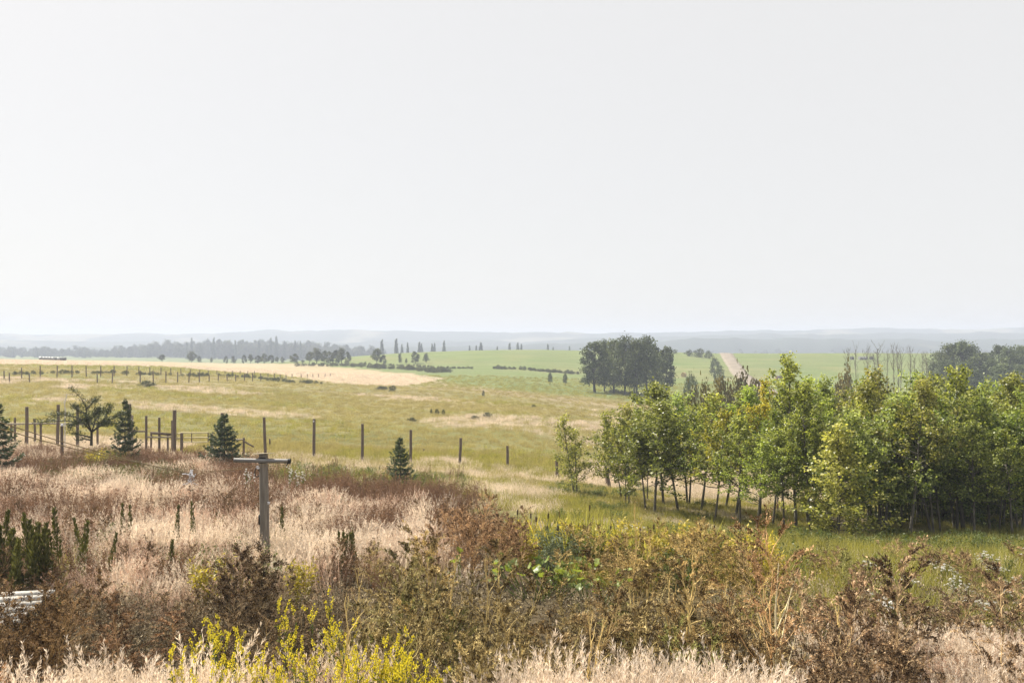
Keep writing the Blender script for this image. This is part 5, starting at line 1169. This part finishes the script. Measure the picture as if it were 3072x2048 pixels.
layer('olive_brush', BC, x, d, .75, 'dull olive brush left of the clothesline pole')
x, d, px = sample(160, 72, 135, 34, 41, 7); layer('olive_brush', BC, x, d, .75, 'dull brush under the scrubby pine')
x, d, px = sample(60, 97, 118, 33.6, 36.5, 8); layer('yellow_brush', LG, x, d, 1.5, 'yellow-green weeds beside the slim spruce')
x, d, px = sample(7500, 540, 1110, 15, 47, 9, lambda p, d, x: sst(535, 600, p + (d - 16) * 2))
gsel = fbm(x / 1.8, d / 2.2, 131, 4) + rng.normal(size=len(x)) * .05
layer('lush_grass', LG + OL[:1] + PS[:1] + GC + OL[1:2], x, d, np.interp(d, [15, 22, 26, 47], [.95, .85, .6, .6]), 'yellow-green grass and weeds under and before the aspens', np.where(gsel < .30, 5 + rng.integers(0, 2, len(x)), np.where(gsel < .50, rng.integers(0, 3, len(x)), np.where(gsel < .62, 3, np.where(rng.random(len(x)) < .75, 4, 7)))))
x, d, px = sample(1300, 740, 1110, 12.2, 19, 10)
layer('mixed_grass', LG + OL[:2] + PS, x, d, .95, 'mixed green and straw grass before the grove')
x, d, px = sample(900, -40, 1070, 6.2, 13.6, 11, lambda p, d, x: np.where((p > 855), .25, .6))
layer('brown_undergrowth', RW, x, d, .95, 'brown dried undergrowth between the foreground weeds')
x, d, px = sample(420, 470, 790, 6.4, 8.3, 12, lambda p, d, x: sst(470, 540, p) * sst(800, 740, p))
layer('bottom_grass', PB, x, d, 1.0, 'pale feathery seed grass along the bottom edge')
x, d, px = sample(330, -40, 215, 6.4, 8.7, 13); layer('bottom_grass', PB + LG[:1], x, d, .92, 'pale feathery grass in the bottom left corner')
x, d, px = sample(190, 200, 420, 6.4, 9.2, 14); layer('bottom_grass', PB[:1] + PL[:4], x, d, .9, 'pinkish dry grass around the yellow flowers')
x, d, px = sample(480, 800, 1100, 6.4, 11.0, 15, lambda p, d, x: .15 + .75 * sst(.44, .52, fbm(x / 1.1, d / 1.3, 61, 3))); layer('bottom_grass', PB[:1] + PL[:2], x, d, .75, 'pale pink dry grass between the weeds at the bottom right')

x, d, px = sample(900, 790, 1100, 8.5, 17, 16, lambda p, d, x: .8 * sst(.42, .5, fbm(x / 1.4 + 3, d / 1.6, 66, 3)))
layer('mixed_grass', LG + OL + PS[:1] + GC[:1], x, d, .8, 'green and yellow grass showing between the weeds at the right')
# labels that count along a row
from collections import defaultdict
grp = defaultdict(list)
for o in scene.objects:
    if o.parent is None and 'group' in o and 'px' in o: grp[o['group']].append(o)
asps = sorted(grp['aspens of the grove'], key=lambda o: o.location.y); q = len(asps) // 3
ordinals(asps[:q], 'young green aspen in the front row of the grove, %s from the left')
ordinals(asps[q:2 * q], 'young green aspen in the middle row of the grove, %s from the left')
ordinals(asps[2 * q:], 'young green aspen in the back row of the grove, %s from the left')
ordinals(grp['shrubby growth under the grove'], 'low dark-tinted shrubby aspen added to deepen the grove shade, %s from the left')
ordinals(grp['yellow flower spikes'], 'yellow flower spikes in the pale grass at the bottom left, %s plant from the left')
ordinals(grp['dark green spikes at the left edge'], 'dark green pointed seed spikes in the clump at the left edge, %s from the left')
ordinals(grp['lone dark spikes in the pale grass'], 'lone dark green seed spike in the pale grass, %s from the left')
ordinals(grp['cattails in the wet hollow'], 'clump of yellow-green cattail leaves in the wet hollow, %s from the left')
ordinals(grp['white wildflowers at the right edge'], 'white flat-topped wildflower in the grass at the right, %s from the left')
for o in scene.objects:
    if 'px' in o: del o['px']
